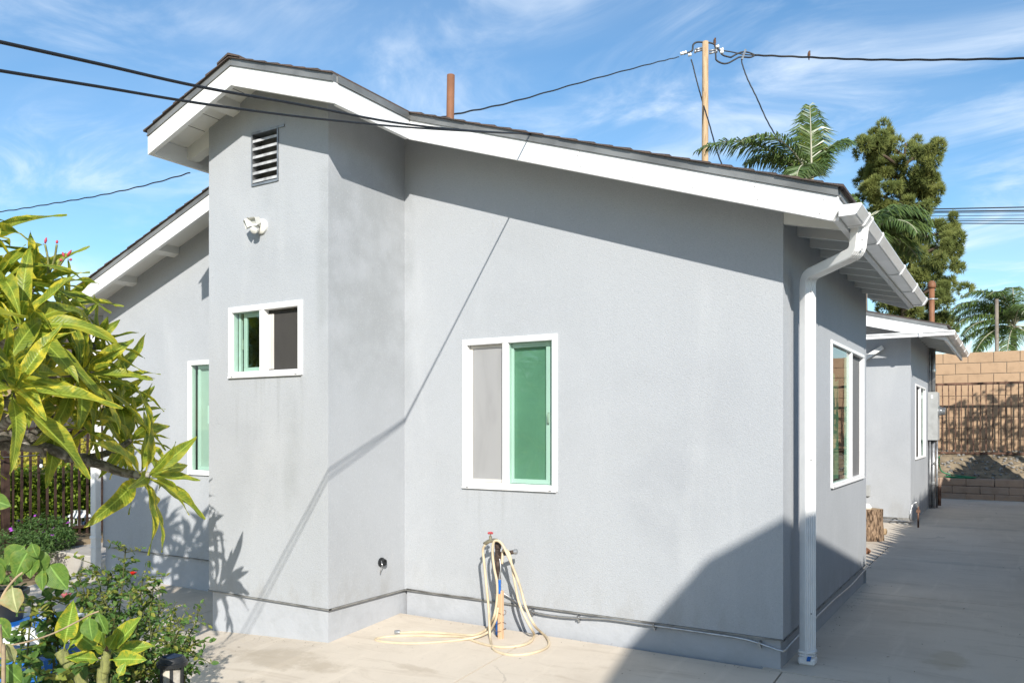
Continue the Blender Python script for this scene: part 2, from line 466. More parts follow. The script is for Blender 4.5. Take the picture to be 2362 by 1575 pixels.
def glass(name, tint, gloss=1.0, n_=1.5):
    m = bpy.data.materials.new(name); m.use_nodes = True
    t = m.node_tree; t.nodes.clear()
    tr = t.nodes.new('ShaderNodeBsdfTransparent'); tr.inputs[0].default_value = (*tint, 1)
    gl = t.nodes.new('ShaderNodeBsdfGlossy'); gl.inputs['Roughness'].default_value = .015
    gl.inputs[0].default_value = (gloss, gloss, gloss, 1)
    fr = t.nodes.new('ShaderNodeFresnel')
    ge = t.nodes.new('ShaderNodeNewGeometry'); ior = t.nodes.new('ShaderNodeMapRange')      # same reflectance from either side of a thin pane
    ior.inputs[3].default_value = n_; ior.inputs[4].default_value = 1/n_
    t.links.new(ge.outputs['Backfacing'], ior.inputs[0]); t.links.new(ior.outputs[0], fr.inputs[0])
    tc = t.nodes.new('ShaderNodeTexCoord'); nz = t.nodes.new('ShaderNodeTexNoise'); nz.inputs['Scale'].default_value = 2.5
    bp = t.nodes.new('ShaderNodeBump'); bp.inputs['Strength'].default_value = .06; bp.inputs['Distance'].default_value = .01
    t.links.new(tc.outputs['Object'], nz.inputs[0]); t.links.new(nz.outputs[0], bp.inputs['Height'])
    t.links.new(bp.outputs[0], gl.inputs['Normal'])
    mx = t.nodes.new('ShaderNodeMixShader'); out = t.nodes.new('ShaderNodeOutputMaterial')
    t.links.new(fr.outputs[0], mx.inputs[0]); t.links.new(tr.outputs[0], mx.inputs[1]); t.links.new(gl.outputs[0], mx.inputs[2])
    t.links.new(mx.outputs[0], out.inputs[0])
    return m
M['glass'] = glass('tinted_glass', (.62, .775, .70))
M['glass_deep'] = glass('coated_glass', (.52, .70, .61), 1.0, 2.1)
M['lamp_glass'] = glass('clear_lens', (.80, .77, .70))
def screen_mat(name, col, alpha):
    m = Mat(name, col, .8, .2)
    m.mix(m.rng(m.noise(m.coord('Object', (1, 1, .3)), 4, 4, .5, 1.5), .4, .7, 0, .5), tuple(c*.82 for c in col))
    m.b.inputs['Alpha'].default_value = alpha
    return m.m
M['screen_light'] = screen_mat('pale_screen', (.31, .31, .31), 1.0)
M['screen_dark'] = screen_mat('dark_screen', (.060, .057, .053), .9)
M['screen_mid'] = screen_mat('grey_screen', (.20, .20, .20), .85)
M['blind'] = plain('pale_blind', (.56, .58, .54), .8, .2, 0, .05, 3)
M['blind_white'] = plain('white_blind', (.66, .66, .64), .8, .2, 0, .05, 3)
M['curtain'] = plain('green_curtain', (.17, .34, .23), .9, .1, 0, .3, 3)
M['sash_almond'] = plain('almond_vinyl', (.62, .59, .54), .45, .3, 0, .05, 5)  # warmer, darker vinyl than the white frames
M['sheet'] = plain('tan_siding', (.45, .33, .21), .9, .1, 0, .1, 2)

def leaf_mat(name, g1, g2, yel, edge=.5, patch=.5, tr=.3, veins=True):
    """UV: u across the blade (0..1, midrib at .5), v from stalk to tip."""
    m = Mat(name, g1, .42, .45)
    uv = m.n('ShaderNodeUVMap')
    sp = m.n('ShaderNodeSeparateXYZ'); m.l(uv.outputs[0], sp.inputs[0])
    oi = m.n('ShaderNodeObjectInfo')
    off = m.n('ShaderNodeVectorMath', operation='ADD'); m.l(m.coord('Object'), off.inputs[0])
    sc = m.n('ShaderNodeCombineXYZ')
    for i in range(3): m.l(m.mul(oi.outputs['Random'], 37 + 11*i), sc.inputs[i])
    m.l(sc.outputs[0], off.inputs[1])
    m.mix(m.rng(m.noise(off.outputs[0], 9, 4, .6), .35, .65), g2)
    a = m.mul(m.mul(m.mul(sp.outputs[0], -.5, 'ADD'), 0, 'ADD'), 2)
    a = m.mul(a, 1, 'MULTIPLY'); ab = m.n('ShaderNodeMath', operation='ABSOLUTE'); m.l(a, ab.inputs[0]); ab = ab.outputs[0]
    nz = m.noise(off.outputs[0], 14, 4, .6)
    e = m.rng(m.mul(ab, m.mul(m.mul(nz, -.5, 'ADD'), 1.9), 'ADD'), .55, 1.05, 0, edge)
    m.mix(m.mul(e, m.rng(m.mul(oi.outputs['Random'], 7.31, 'MULTIPLY'), 0, 7.31, .35, 1)), yel)
    m.mix(m.rng(m.noise(off.outputs[0], 38, 3, .6), .70, .76, 0, .6), (.16, .10, .035))
    pt = m.mul(m.rng(m.noise(off.outputs[0], 5, 3, .5), .5, .68), m.rng(oi.outputs['Random'], .15, .8, .25, 1))
    m.mix(m.mul(pt, patch), yel)
    if veins:
        m.mix(m.rng(ab, .035, .10, .75, 0), tuple(min(1, c*1.9+.04) for c in g2))
        w = m.n('ShaderNodeMath', operation='SINE')
        m.l(m.mul(m.mul(m.mul(sp.outputs[1], 150), m.mul(ab, -14), 'ADD'), 1), w.inputs[0])
        m.mix(m.rng(w.outputs[0], .55, 1, 0, .28), tuple(min(1, c*1.7+.03) for c in g2))
        m.bump(w.outputs[0], .30, .002)
    m.translucent(m.out, tr)
    return m.m
M['plumeria_leaf'] = leaf_mat('plumeria_leaf', (.15, .225, .022), (.26, .325, .034), (.76, .64, .055), .95, .95, .48)
M['plumeria_leaf_young'] = leaf_mat('plumeria_leaf_young', (.15, .26, .025), (.22, .32, .04), (.56, .48, .04), .95, .5, .32)
M['guava_leaf'] = leaf_mat('broad_leaf', (.085, .175, .025), (.13, .23, .035), (.35, .34, .05), .25, .3, .35)
M['dry_leaf'] = leaf_mat('drying_leaf', (.26, .29, .11), (.33, .34, .16), (.45, .28, .12), .9, .3, .3)

def foliage(name, c1, c2, c3, tr=.25, rough=.55, sc=14, spec=.35):
    m = Mat(name, c1, rough, spec)
    co = m.coord('Object')
    m.mix(m.rng(m.noise(co, sc, 3), .4, .62), c2)
    m.mix(m.rng(m.noise(co, sc*2.3, 3), .58, .72, 0, .8), c3)
    m.translucent(m.out, tr)
    return m.m
M['rose_leaf'] = foliage('rose_leaf', (.07, .15, .035), (.11, .20, .04), (.22, .23, .06), .3)
M['rose_young'] = foliage('rose_young_leaf', (.20, .24, .04), (.26, .27, .05), (.26, .14, .05), .3)
M['hedge'] = foliage('hedge_leaf', (.22, .33, .035), (.30, .40, .045), (.40, .44, .08), .45, .4)
M['hedge_sun_tint'] = foliage('sun_tinted_hedge_leaf', (.40, .36, .045), (.50, .42, .06), (.30, .29, .04), .3)  # yellow leaf colour stands in for sunlight on the hedge top
M['bush'] = foliage('bush_leaf', (.055, .12, .03), (.09, .16, .04), (.14, .19, .05))
M['palm'] = foliage('palm_leaf', (.09, .15, .04), (.13, .19, .05), (.19, .23, .09), .3, .35, 3, .7)
M['palm_yellow'] = foliage('palm_leaf_yellow', (.24, .25, .025), (.34, .30, .03), (.18, .22, .03), .3, .4, 3)
M['pine'] = foliage('pine_needles', (.15, .185, .05), (.22, .245, .065), (.28, .275, .09), .35, .7, 1.2)
M['petal_purple'] = plain('purple_petal', (.32, .06, .42), .6, .2, 0, .1, 30)
M['petal_red'] = plain('red_petal', (.60, .02, .015), .55, .3, 0, .1, 60)
M['petal_pink'] = plain('faded_pink_petal', (.42, .12, .13), .6, .3, 0, .1, 60)
M['bud_pink'] = plain('pink_bud', (.50, .07, .10), .6, .3, 0, .1, 60)
M['rachis'] = plain('palm_rachis', (.42, .40, .30), .6, .3, 0, .1, 5)
M['hill'] = plain('dry_hillside', (.42, .31, .17), .95, .05, 0, .18, .12)
M['palm_trunk'] = plain('palm_trunk', (.25, .215, .175), .9, .1, 0, .2, 4, .5, 8)

# ---------------------------------------------------------------- ground and paving
def gz(X, Y):
    return -.069*min(max(5.55 - Y, 0), 2.4) * (1 if X < -1.3 else .6) - .06*min(max(-4.54 - X, 0), 2.2)
g = MB(); g.add([(-400,-300,-.34),(400,-300,-.34),(400,900,-.34),(-400,900,-.34)], [(0,1,2,3)])
tag(g.build('ground', M['soil']), kind='structure')
patio = tag(bpy.data.objects.new('patio', None), kind='structure'); C.objects.link(patio)
patio['label'] = 'pale concrete patio slabs around the house'
def slab(x0, x1, y0, y1, n=6):
    gap = .006
    x0 += gap; x1 -= gap; y0 += gap; y1 -= gap
    b = MB(); vs, fs = [], []
    nx, ny = n, n
    for j in range(ny+1):
        for i in range(nx+1):
            x = x0+(x1-x0)*i/nx; y = y0+(y1-y0)*j/ny
            vs.append((x, y, gz(x, y)))
    fs = [(j*(nx+1)+i, j*(nx+1)+i+1, (j+1)*(nx+1)+i+1, (j+1)*(nx+1)+i) for j in range(ny) for i in range(nx)]
    o = len(vs)
    rim = [i for i in range(nx+1)] + [(j)*(nx+1)+nx for j in range(1, ny+1)] + [ny*(nx+1)+i for i in range(nx-1, -1, -1)] + [j*(nx+1) for j in range(ny-1, 0, -1)]
    for k in rim: vs.append((vs[k][0], vs[k][1], -.33))
    m = len(rim)
    fs += [(rim[k], o+k, o+(k+1) % m, rim[(k+1) % m]) for k in range(m)]
    b.add(vs, fs).build('slab', M['concrete'], patio)
YA, YB, YL = 5.557, 4.627, 5.67
XR, XI, XB, XL = -1.311, -4.542, -5.962, -9.234
for x0, x1 in ((-9.5, -6.6), (-6.6, -3.17), (-3.17, -1.311), (-1.311, 2.2)):
    for y0, y1 in ((-4, 1.2), (1.2, 5.53 if x1 > -3.2 else 5.9)):
        slab(x0, x1, y0, y1, 10)
for y0, y1 in ((5.53, 8.6), (8.6, 12.1), (12.1, 16.4), (16.4, 21.1)):
    slab(-1.45 if y0 < 9 else -4.0, 2.2, y0, y1, 6)
slab(-4.0, -1.45, 9.0, 12.1); 

lit = MB(); lr = random.Random(12)
def litter(x0, x1, y0, y1, n, sz):
    for _ in range(n):
        x, y = lr.uniform(x0, x1), lr.uniform(y0, y1); z = gz(x, y) + .003; a = lr.uniform(0, 6.28); l = sz*lr.uniform(.4, 1.4); w = l*lr.uniform(.25, .7)
        c_, s_ = math.cos(a), math.sin(a)
        lit.add([(x-c_*l, y-s_*l, z), (x+s_*w*.5, y-c_*w*.5, z+.002), (x+c_*l, y+s_*l, z+l*.25), (x-s_*w*.5, y+c_*w*.5, z+.003)], [(0,1,2,3)])
litter(-4.5, -1.35, 5.42, 5.565, 90, .006); litter(-5.9, -4.5, 4.5, 4.63, 40, .006); litter(-1.29, -1.2, 5.7, 9.1, 70, .007)
litter(-6.5, -1.4, 3.6, 5.4, 60, .008); litter(-1.2, .8, 5.6, 16, 80, .012); litter(-6.6, -5.0, 3.4, 4.5, 30, .014)
tag(lit.build('leaf_litter', plain('dry_litter', (.16, .11, .06), .9, .1, 0, .3, 40)), 'scattered grit and dry leaf bits on the concrete', 'litter', None, 'stuff')

# ---------------------------------------------------------------- the house
house = thing('house', 'grey stucco house with white fascia boards, shingle roof and jutting bump-out', 'house', (-5.25, 7.2, 0))
RX, RZ, SL = -5.252, 4.466, .3376          # ridge x, top of the white boards at the ridge, slope
def zt(X): return RZ - SL*abs(X - RX)
YF1, YF2, YF2L = 4.282, 5.142, 5.30        # planes of the barge boards
XJR, XJL = -4.149, -6.318                  # where the bump-out roof steps back
XER, XEL = -.894, -9.62                    # eaves
YBACK = 9.40
ZS = .206                                  # bottom of the stucco

def strip_wall(axis, t, a0, a1, z0, ztop, holes, flip, name='wall', depth=.13):
    """vertical wall in plane axis=t with rectangular holes (a0,a1,z0,z1) and reveals reaching inwards"""
    inn = 1 if axis == 'y' else -1
    P = (lambda a, z, d=0: (a, t + d*inn, z)) if axis == 'y' else (lambda a, z, d=0: (t + d*inn, a, z))
    cuts = sorted(set([a0, a1] + [h for q in holes for h in q[:2]] + ([RX] if a0 < RX < a1 and axis == 'y' and callable(ztop) else [])))
    b = MB()
    def quad(p): b.add(p, [(0,1,2,3) if not flip else (3,2,1,0)])
    zt_ = ztop if callable(ztop) else (lambda a: ztop)
    for u, w in zip(cuts, cuts[1:]):
        hs = sorted([q for q in holes if q[0] <= u+1e-6 and q[1] >= w-1e-6], key=lambda q: q[2])
        lo = z0
        for q in hs:
            quad([P(u, lo), P(w, lo), P(w, q[2]), P(u, q[2])]); lo = q[3]
        quad([P(u, lo), P(w, lo), P(w, zt_(w)), P(u, zt_(u))])
    for (u, w, zb, zz_) in holes:
        for p, q in (((u,zb),(w,zb)), ((w,zb),(w,zz_)), ((w,zz_),(u,zz_)), ((u,zz_),(u,zb))):
            quad([P(*p), P(*p, depth), P(*q, depth), P(*q)])
    # bottom lip
    quad([P(a0, z0), P(a0, z0, .04), P(a1, z0, .04), P(a1, z0)])
    return b.build(name, M['stucco'], house)

# rectangles of the windows and the vent, measured on the walls
def rectY(tl, br, Y): a, b = PY(*tl, Y), PY(*br, Y); return [a.x, b.x, b.z, a.z]
W2 = [PY(1067.6, 900, YA).x, PY(1286.5, 900, YA).x, PY(1067, 1123.7, YA).z, PY(1067.6, 784.4, YA).z]
W1 = [PY(528.5, 800, YB).x, PY(698.5, 800, YB).x, PY(528.5, 872, YB).z, PY(528.5, 710.7, YB).z]
VENT = [PY(581.5, 370, YB).x, PY(643.5, 370, YB).x, PY(581, 431.3, YB).z, PY(581, 309.6, YB).z]
W4 = [PY(434.5, 950, YL).x, PY(434.5, 950, YL).x + .92, PY(435, 1093, YL).z, PY(435, 833, YL).z]
W3 = [PX(1916, 950, XR).y, PX(1991, 950, XR).y, PX(1916, 1126, XR).z, PX(1916, 783, XR).z]
topz = lambda X: zt(X) - .012
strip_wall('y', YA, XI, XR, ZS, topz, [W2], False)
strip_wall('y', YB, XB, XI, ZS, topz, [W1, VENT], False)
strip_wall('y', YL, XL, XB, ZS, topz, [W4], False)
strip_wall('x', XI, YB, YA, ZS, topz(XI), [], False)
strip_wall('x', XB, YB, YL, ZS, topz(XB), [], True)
strip_wall('x', XR, YA, 9.124, ZS, topz(XR), [W3], False)
strip_wall('y', 9.124, -4.5, XR, -.2, topz(XR)-.02, [], True)
strip_wall('x', XL, YL, 9.2, ZS, topz(XL), [], True)
# foundation, set back below the stucco
for a, b in (((XI+.01, YA+.022), (XR-.022, YA+.20)), ((XB+.022, YB+.022), (XI-.022, YA+.3)), ((XL+.022, YL+.022), (XB+.05, YL+.2)), ((XR-.25, YA+.21), (XR-.022, 9.10))):
    f = MB(); f.box((a[0], a[1], -.3), (b[0], b[1], ZS+.012)); f.build('foundation', M['foundation'], house)
for a, b in (((XI+.006, YA-.006), (XR+.006, YA+.03)), ((XB-.004, YB-.006), (XI+.006, YB+.03)), ((XL, YL-.006), (XB, YL+.03))):
    s = MB(); s.box((a[0], a[1], ZS-.012), (b[0], b[1], ZS-.002)); s.build('weep_screed', M['screed'], house)
for a, b in (((XI-.03, YB), (XI+.006, YA)), ((XR-.03, YA), (XR+.006, 9.12))):
    s = MB(); s.box((a[0], a[1], ZS-.0125), (b[0], b[1], ZS-.0025)); s.build('weep_screed', M['screed'], house)

# roof deck: a slab following both slopes, stepping forward over the bump-out
def deck(x0, x1, y0, y1, name='roof_deck', lo=-.008, hi=.055, mat='soffit'):
    b = MB(); b.prism([(x0, zt(x0)+lo), (x1, zt(x1)+lo), (x1, zt(x1)+hi), (x0, zt(x0)+hi)], 'y', y0, y1)
    return b.build(name, M[mat], house)
deck(RX, XJR-.004, YF1+.03, YBACK); deck(XJR-.004, XER-.004, YF2+.03, YBACK)
deck(XJL+.004, RX, YF1+.03, YBACK); deck(XEL, XJL+.004, YF2L+.03, YBACK)
# joints between the soffit boards, shown as narrow dark battens' gaps
for x0 in [XJL + .30 + .19*k for k in range(4)]:
    s = MB(); s.prism([(x0, zt(x0)-.0095), (x0+.004, zt(x0+.004)-.0095), (x0+.004, zt(x0+.004)-.007), (x0, zt(x0)-.007)], 'y', YF1+.05, YB)
    s.build('soffit_joint', M['dark'], house)
# shingle courses
def courses(side):
    xs, step = 0.0, .138
    L = (XER+.035 - RX) if side > 0 else (RX - (XEL-.035))
    n = int(L/step)+1
    for i in range(n):
        a = i*step; b = min(L, (i+1)*step + .0)
        x0, x1 = RX + side*a, RX + side*b
        xm = (x0+x1)/2
        if side > 0: yf = YF1 if xm < XJR+.02 else YF2
        else: yf = YF1 if xm > XJL-.02 else YF2L
        yf -= .024 + random.uniform(-.004, .006)
        z0, z1 = zt(x0)+.058, zt(x1)+.058
        t = .013 + random.uniform(0, .005)
        # thick lower edge: shingles lap, so each course starts thin and ends proud
        P = [(x0, z0), (x1, z1), (x1, z1+t), (x0, z0+.006)]
        if side < 0: P = P[::-1]
        m_ = MB(); m_.prism(P, 'y', yf, YBACK+.02)
        m_.build('shingle_course', M['shingle'], house)
courses(1); courses(-1)
y = YF1 - .032
while y < YBACK:                              # ridge caps
    c = MB(); w = .13; d = random.uniform(0, .006)
    P = [(RX-w, zt(RX-w)+.072), (RX, RZ+.074), (RX+w, zt(RX+w)+.072), (RX+w, zt(RX+w)+.083+d), (RX, RZ+.090+d), (RX-w, zt(RX-w)+.083+d)]
    c.prism(P, 'y', y, y+.20); c.build('ridge_cap', M['shingle'], house); y += .185
# barge boards (white) with drip flashing on top
BH = .152
def barge(x0, x1, yf, tail=False, endc=None):
    if tail:
        P = [(x0, zt(x0)), (x1, zt(x1)), (x1, zt(x1)-.085), (x1-.018, zt(x1)-.115), (x1-.03, zt(x1)-BH+.012), (x1-.05, zt(x1-.05)-BH), (x0, zt(x0)-BH)]
    else: P = [(x0, zt(x0)), (x1, zt(x1)), (x1, zt(x1)-BH), (x0, zt(x0)-BH)]
    b = MB(); b.prism(P, 'y', yf, yf+.038); b.build('barge_board', M['white'], house)
    d = MB()
    for (lo, hi, y0, y1) in ((.002, .012, yf-.012, yf+.03), (.012, .058, yf-.006, yf+.0295)):
        q = [(x0, zt(x0)+lo), (x1, zt(x1)+lo), (x1, zt(x1)+hi), (x0, zt(x0)+hi)]
        d.prism(q, 'y', y0, y1)
    d.build('drip_edge', M['drip'], house)
for x_, yf_ in ((-2.62, YF2), (-5.9, YF1), (-7.7, YF2L)):                     # butt joints
    b = MB(); b.prism([(x_, zt(x_)-.002), (x_+.0022, zt(x_)-.002), (x_+.0022, zt(x_)-BH+.002), (x_, zt(x_)-BH+.002)], 'y', yf_-.0012, yf_+.002); b.build('butt_joint', M['screed'], house)
for x_, yf_ in [(-.98-.41*k, YF2) for k in range(8)] + [(-4.3-.45*k, YF1) for k in range(5)] + [(-6.9-.45*k, YF2L) for k in range(6)]:
    for dz in (.035, .118):
        b = MB(); b.lathe([(.0042, 0), (.0035, .0018)], (x_+random.uniform(-.02, .02), yf_, zt(x_)-dz), (0, -1, 0), 6); b.build('nail_head', M['screed'], house)
barge(RX, XJR, YF1); barge(XJL, RX-.002, YF1)
barge(XJR-.0365, XER, YF2, True); barge(XEL, XJL+.0365, YF2L)
def eave(X, y0, y1, s, hgt=BH, gut=False):    # board along Y at an eave, s = outward sign
    z = zt(X)
    b = MB(); b.box((X, y0, z-hgt), (X - s*.036, y1, z-.001)); b.build('eave_board', M['white'], house)
    d = MB(); d.box((X+s*.012, y0-.004, z+.002), (X-s*.03, y1, z+.012)); d.box((X+s*.006, y0-.002, z+.012), (X-s*.03, y1, z+.056)); d.build('drip_edge', M['drip'], house)
eave(XJR, YF1+.039, YF2-.0125, 1); eave(XJL, YF1+.039, YF2L-.0125, -1)
eave(XER-.001, YF2+.039, YBACK, 1, .135); eave(XEL+.001, YF2L+.039, YBACK, -1)
# lookouts under the rakes
def lookout(x, y0, y1, w=.085, hgt=.085):
    b = MB(); b.prism([(x-w/2, zt(x-w/2)-.0085), (x+w/2, zt(x+w/2)-.0085), (x+w/2, zt(x+w/2)-hgt), (x-w/2, zt(x-w/2)-hgt)], 'y', y0, y1)
    b.build('lookout', M['soffit'], house)
for x in (-5.60, -5.02, -4.60): lookout(x, YF1+.039, YB-.001)
for x in (-7.05, -7.85, -8.6): lookout(x, YF2L+.039, YL-.001)
for x in (-3.35, -2.05): lookout(x, YF2+.039, YA-.001, .085, .06)
b = MB(); b.prism([(XJL+.036, zt(XJL+.036)-.0086), (XB-.001, zt(XB)-.0086), (XB-.001, zt(XB)-.16), (XB-.07, zt(XB)-.16), (XJL+.10, zt(XJL)-.10), (XJL+.036, zt(XJL)-.10)], 'y', YB+.02, YB+.11); b.build('rafter_tail', M['soffit'], house)
# rafter tails along the right eave
k = 0
yy = YF2 + .42
while yy < 9.3:
    x0, x1 = XR+.001, XER-.038
    b = MB(); b.prism([(x0, zt(x0)-.0088), (x1, zt(x1)-.0088), (x1, zt(x1)-.118), (x0, zt(x0)-.16)], 'y', yy, yy+.045)
    b.build('rafter_tail', M['soffit'], house); yy += .405
b = MB(); b.prism([(XR+.001, zt(XR)-.009), (XER-.038, zt(XER)-.009), (XER-.038, zt(XER)-BH), (XR+.001, zt(XR)-BH)], 'y', YBACK-.04, YBACK-.001); b.build('barge_board', M['white'], house)

# gutters
def gutter_profile(X, z, s=1):
    return [(X, z), (X+s*.126, z), (X+s*.130, z-.012), (X+s*.098, z-.060), (X+s*.090, z-.066), (X, z-.066)]
def gutter_run_y(X, z, y0, y1, par):
    P = gutter_profile(X, z)
    b = MB()
    outer = P[1:]
    inner = [(X+.004, z-.062), (X+.088, z-.062), (X+.095, z-.057), (X+.122, z-.012), (X+.120, z)]
    poly = [P[1], P[2], P[3], P[4], P[5], (X, z), (X+.004, z)] + inner
    b.prism(poly, 'y', y0, y1)
    go = b.build('gutter', M['gutter'], par)
    c = MB(); c.prism(P, 'y', y0-.004, y0+.002); c.build('end_cap', M['gutter'], go)
    c = MB(); c.prism(P, 'y', y1-.002, y1+.004); c.build('end_cap', M['gutter'], go)
    return go
def strap(go, X, z, y, w=.022):
    e = .006
    P = gutter_profile(X, z); Q = [(p[0]+(e if i in (1,2,3,4) else 0), p[1]+(e if i < 2 else (-e if i > 2 else 0))) for i, p in enumerate(P)]
    c = MB(); c.prism(Q, 'y', y, y+w); c.build('gutter_bracket', M['vinyl'], go)
GX, GZ = XER+.002, zt(XER)-.052
go = gutter_run_y(GX, GZ, YF2+.012, YBACK+.03, house)
for y in (5.44, 5.56, 6.05, 7.35, 8.35, 9.30): strap(go, GX, GZ, y)
# ribbed downspout
def rib_profile(w, d, n=5):
    p = []
    for i in range(n):
        a = -w/2 + w*i/n; b = -w/2 + w*(i+1)/n
        p += [(a + .002, d/2), (a + (b-a)*.3, d/2-.004), (a+(b-a)*.7, d/2-.004), (b-.002, d/2)]
    p = p[:1] + p[1:]
    q = [(x, -y) for x, y in p[::-1]]
    return [(p_[0], p_[1]) for p_ in p] + [(w/2+.002, d/2-.008), (w/2+.002, -d/2+.008)] + q + [(-w/2-.002, -d/2+.008), (-w/2-.002, d/2-.008)]
def downspout(par, pts, w, d, ref, name='downspout'):
    prof = [(u, v) for u, v in rib_profile(w, d)]
    b = MB(); b.sweep(pts, prof, ref); return b.build(name, M['gutter'], par)
DX, DY = -1.205, 5.80
out = Vector((-.832, 5.53, GZ-.06)); el1 = Vector((-.845, 5.54, 2.73)); el2 = Vector((DX, DY, 2.655))
def arc(a, c, b, n=5):
    return [((1-t)**2)*Vector(a) + 2*t*(1-t)*Vector(c) + t*t*Vector(b) for t in [i/n for i in range(n+1)]]
dirs = (el2-el1).normalized()
path = [out] + arc(el1+Vector((0,0,.055)), el1, el1+dirs*.065) + arc(el2-dirs*.06, el2, el2-Vector((0,0,.07))) + [Vector((DX, DY, gz(DX, DY)+.02))]
refh = Vector((-dirs.y, dirs.x, 0))
refh = Vector((CA, SA, 0)) if False else refh
ds = downspout(house, path, .088, .066, refh)
c = MB()
for p in (path[0]-Vector((0,0,.03)), el1+Vector((0,0,.06)), el1+dirs*.09, el2-dirs*.10, el2-Vector((0,0,.085))):
    pass
def screw(p, nrm):
    s_ = MB(); s_.lathe([(.0055, 0), (.0055, .004), (.002, .006)], p, nrm, 8); s_.build('screw', M['zinc'], ds)
fn = Vector((refh.y, -refh.x, 0)).normalized()
if fn.dot(FWD) > 0: fn = -fn
for p in (el1+Vector((0,0,.075)), el1+Vector((0,0,.012)), el1+dirs*.10, el2-dirs*.085, el2-Vector((0,0,.11)), Vector((DX, DY, 1.4)), Vector((DX, DY, .35))):
    screw(p + fn*.033, fn)
base = gz(DX, DY)
b = MB()
for z0, z1, e in ((0, .055, .006), (.06, .075, .004), (.085, .095, .006)):
    b.bbox((DX-.05-e, DY-.045-e, base+z0), (DX+.05+e, DY+.045+e, base+z1), .012)
b.build('boot', M['gutter'], ds)
b = MB(); b.obox(Vector((DX, DY, base+.05)) + Vector((.02, -.055, 0)), (1,.2,0), (0,1,0), (0.2,0,1), .012, .004, .016); b.build('blue_tape', M['blue_tape'], ds)
b = MB(); b.box((XL-.09, YL-.10, -.1), (XL+.015, YL-.035, 2.75))
for q in range(4): b.box((XL-.08+q*.026, YL-.104, -.1), (XL-.066+q*.026, YL-.036, 2.74))
d2 = b.build('downspout', M['gutter'], house)
b = MB(); b.bbox((XL-.098, YL-.11, .30), (XL+.023, YL-.028, .33), .004); b.build('collar', M['gutter'], d2); b = MB(); b.bbox((XL-.098, YL-.11, .19), (XL+.023, YL-.028, .20), .003); b.build('collar', M['gutter'], d2)

# vent pipe on the roof
b = MB(); vp = PD(1036, 278, 8.6); b.tube([vp - Vector((0,0,.7)), PD(1040, 174, 8.6)], .042, 14, True); b.build('vent_pipe', M['terracotta_pipe'], house, True)

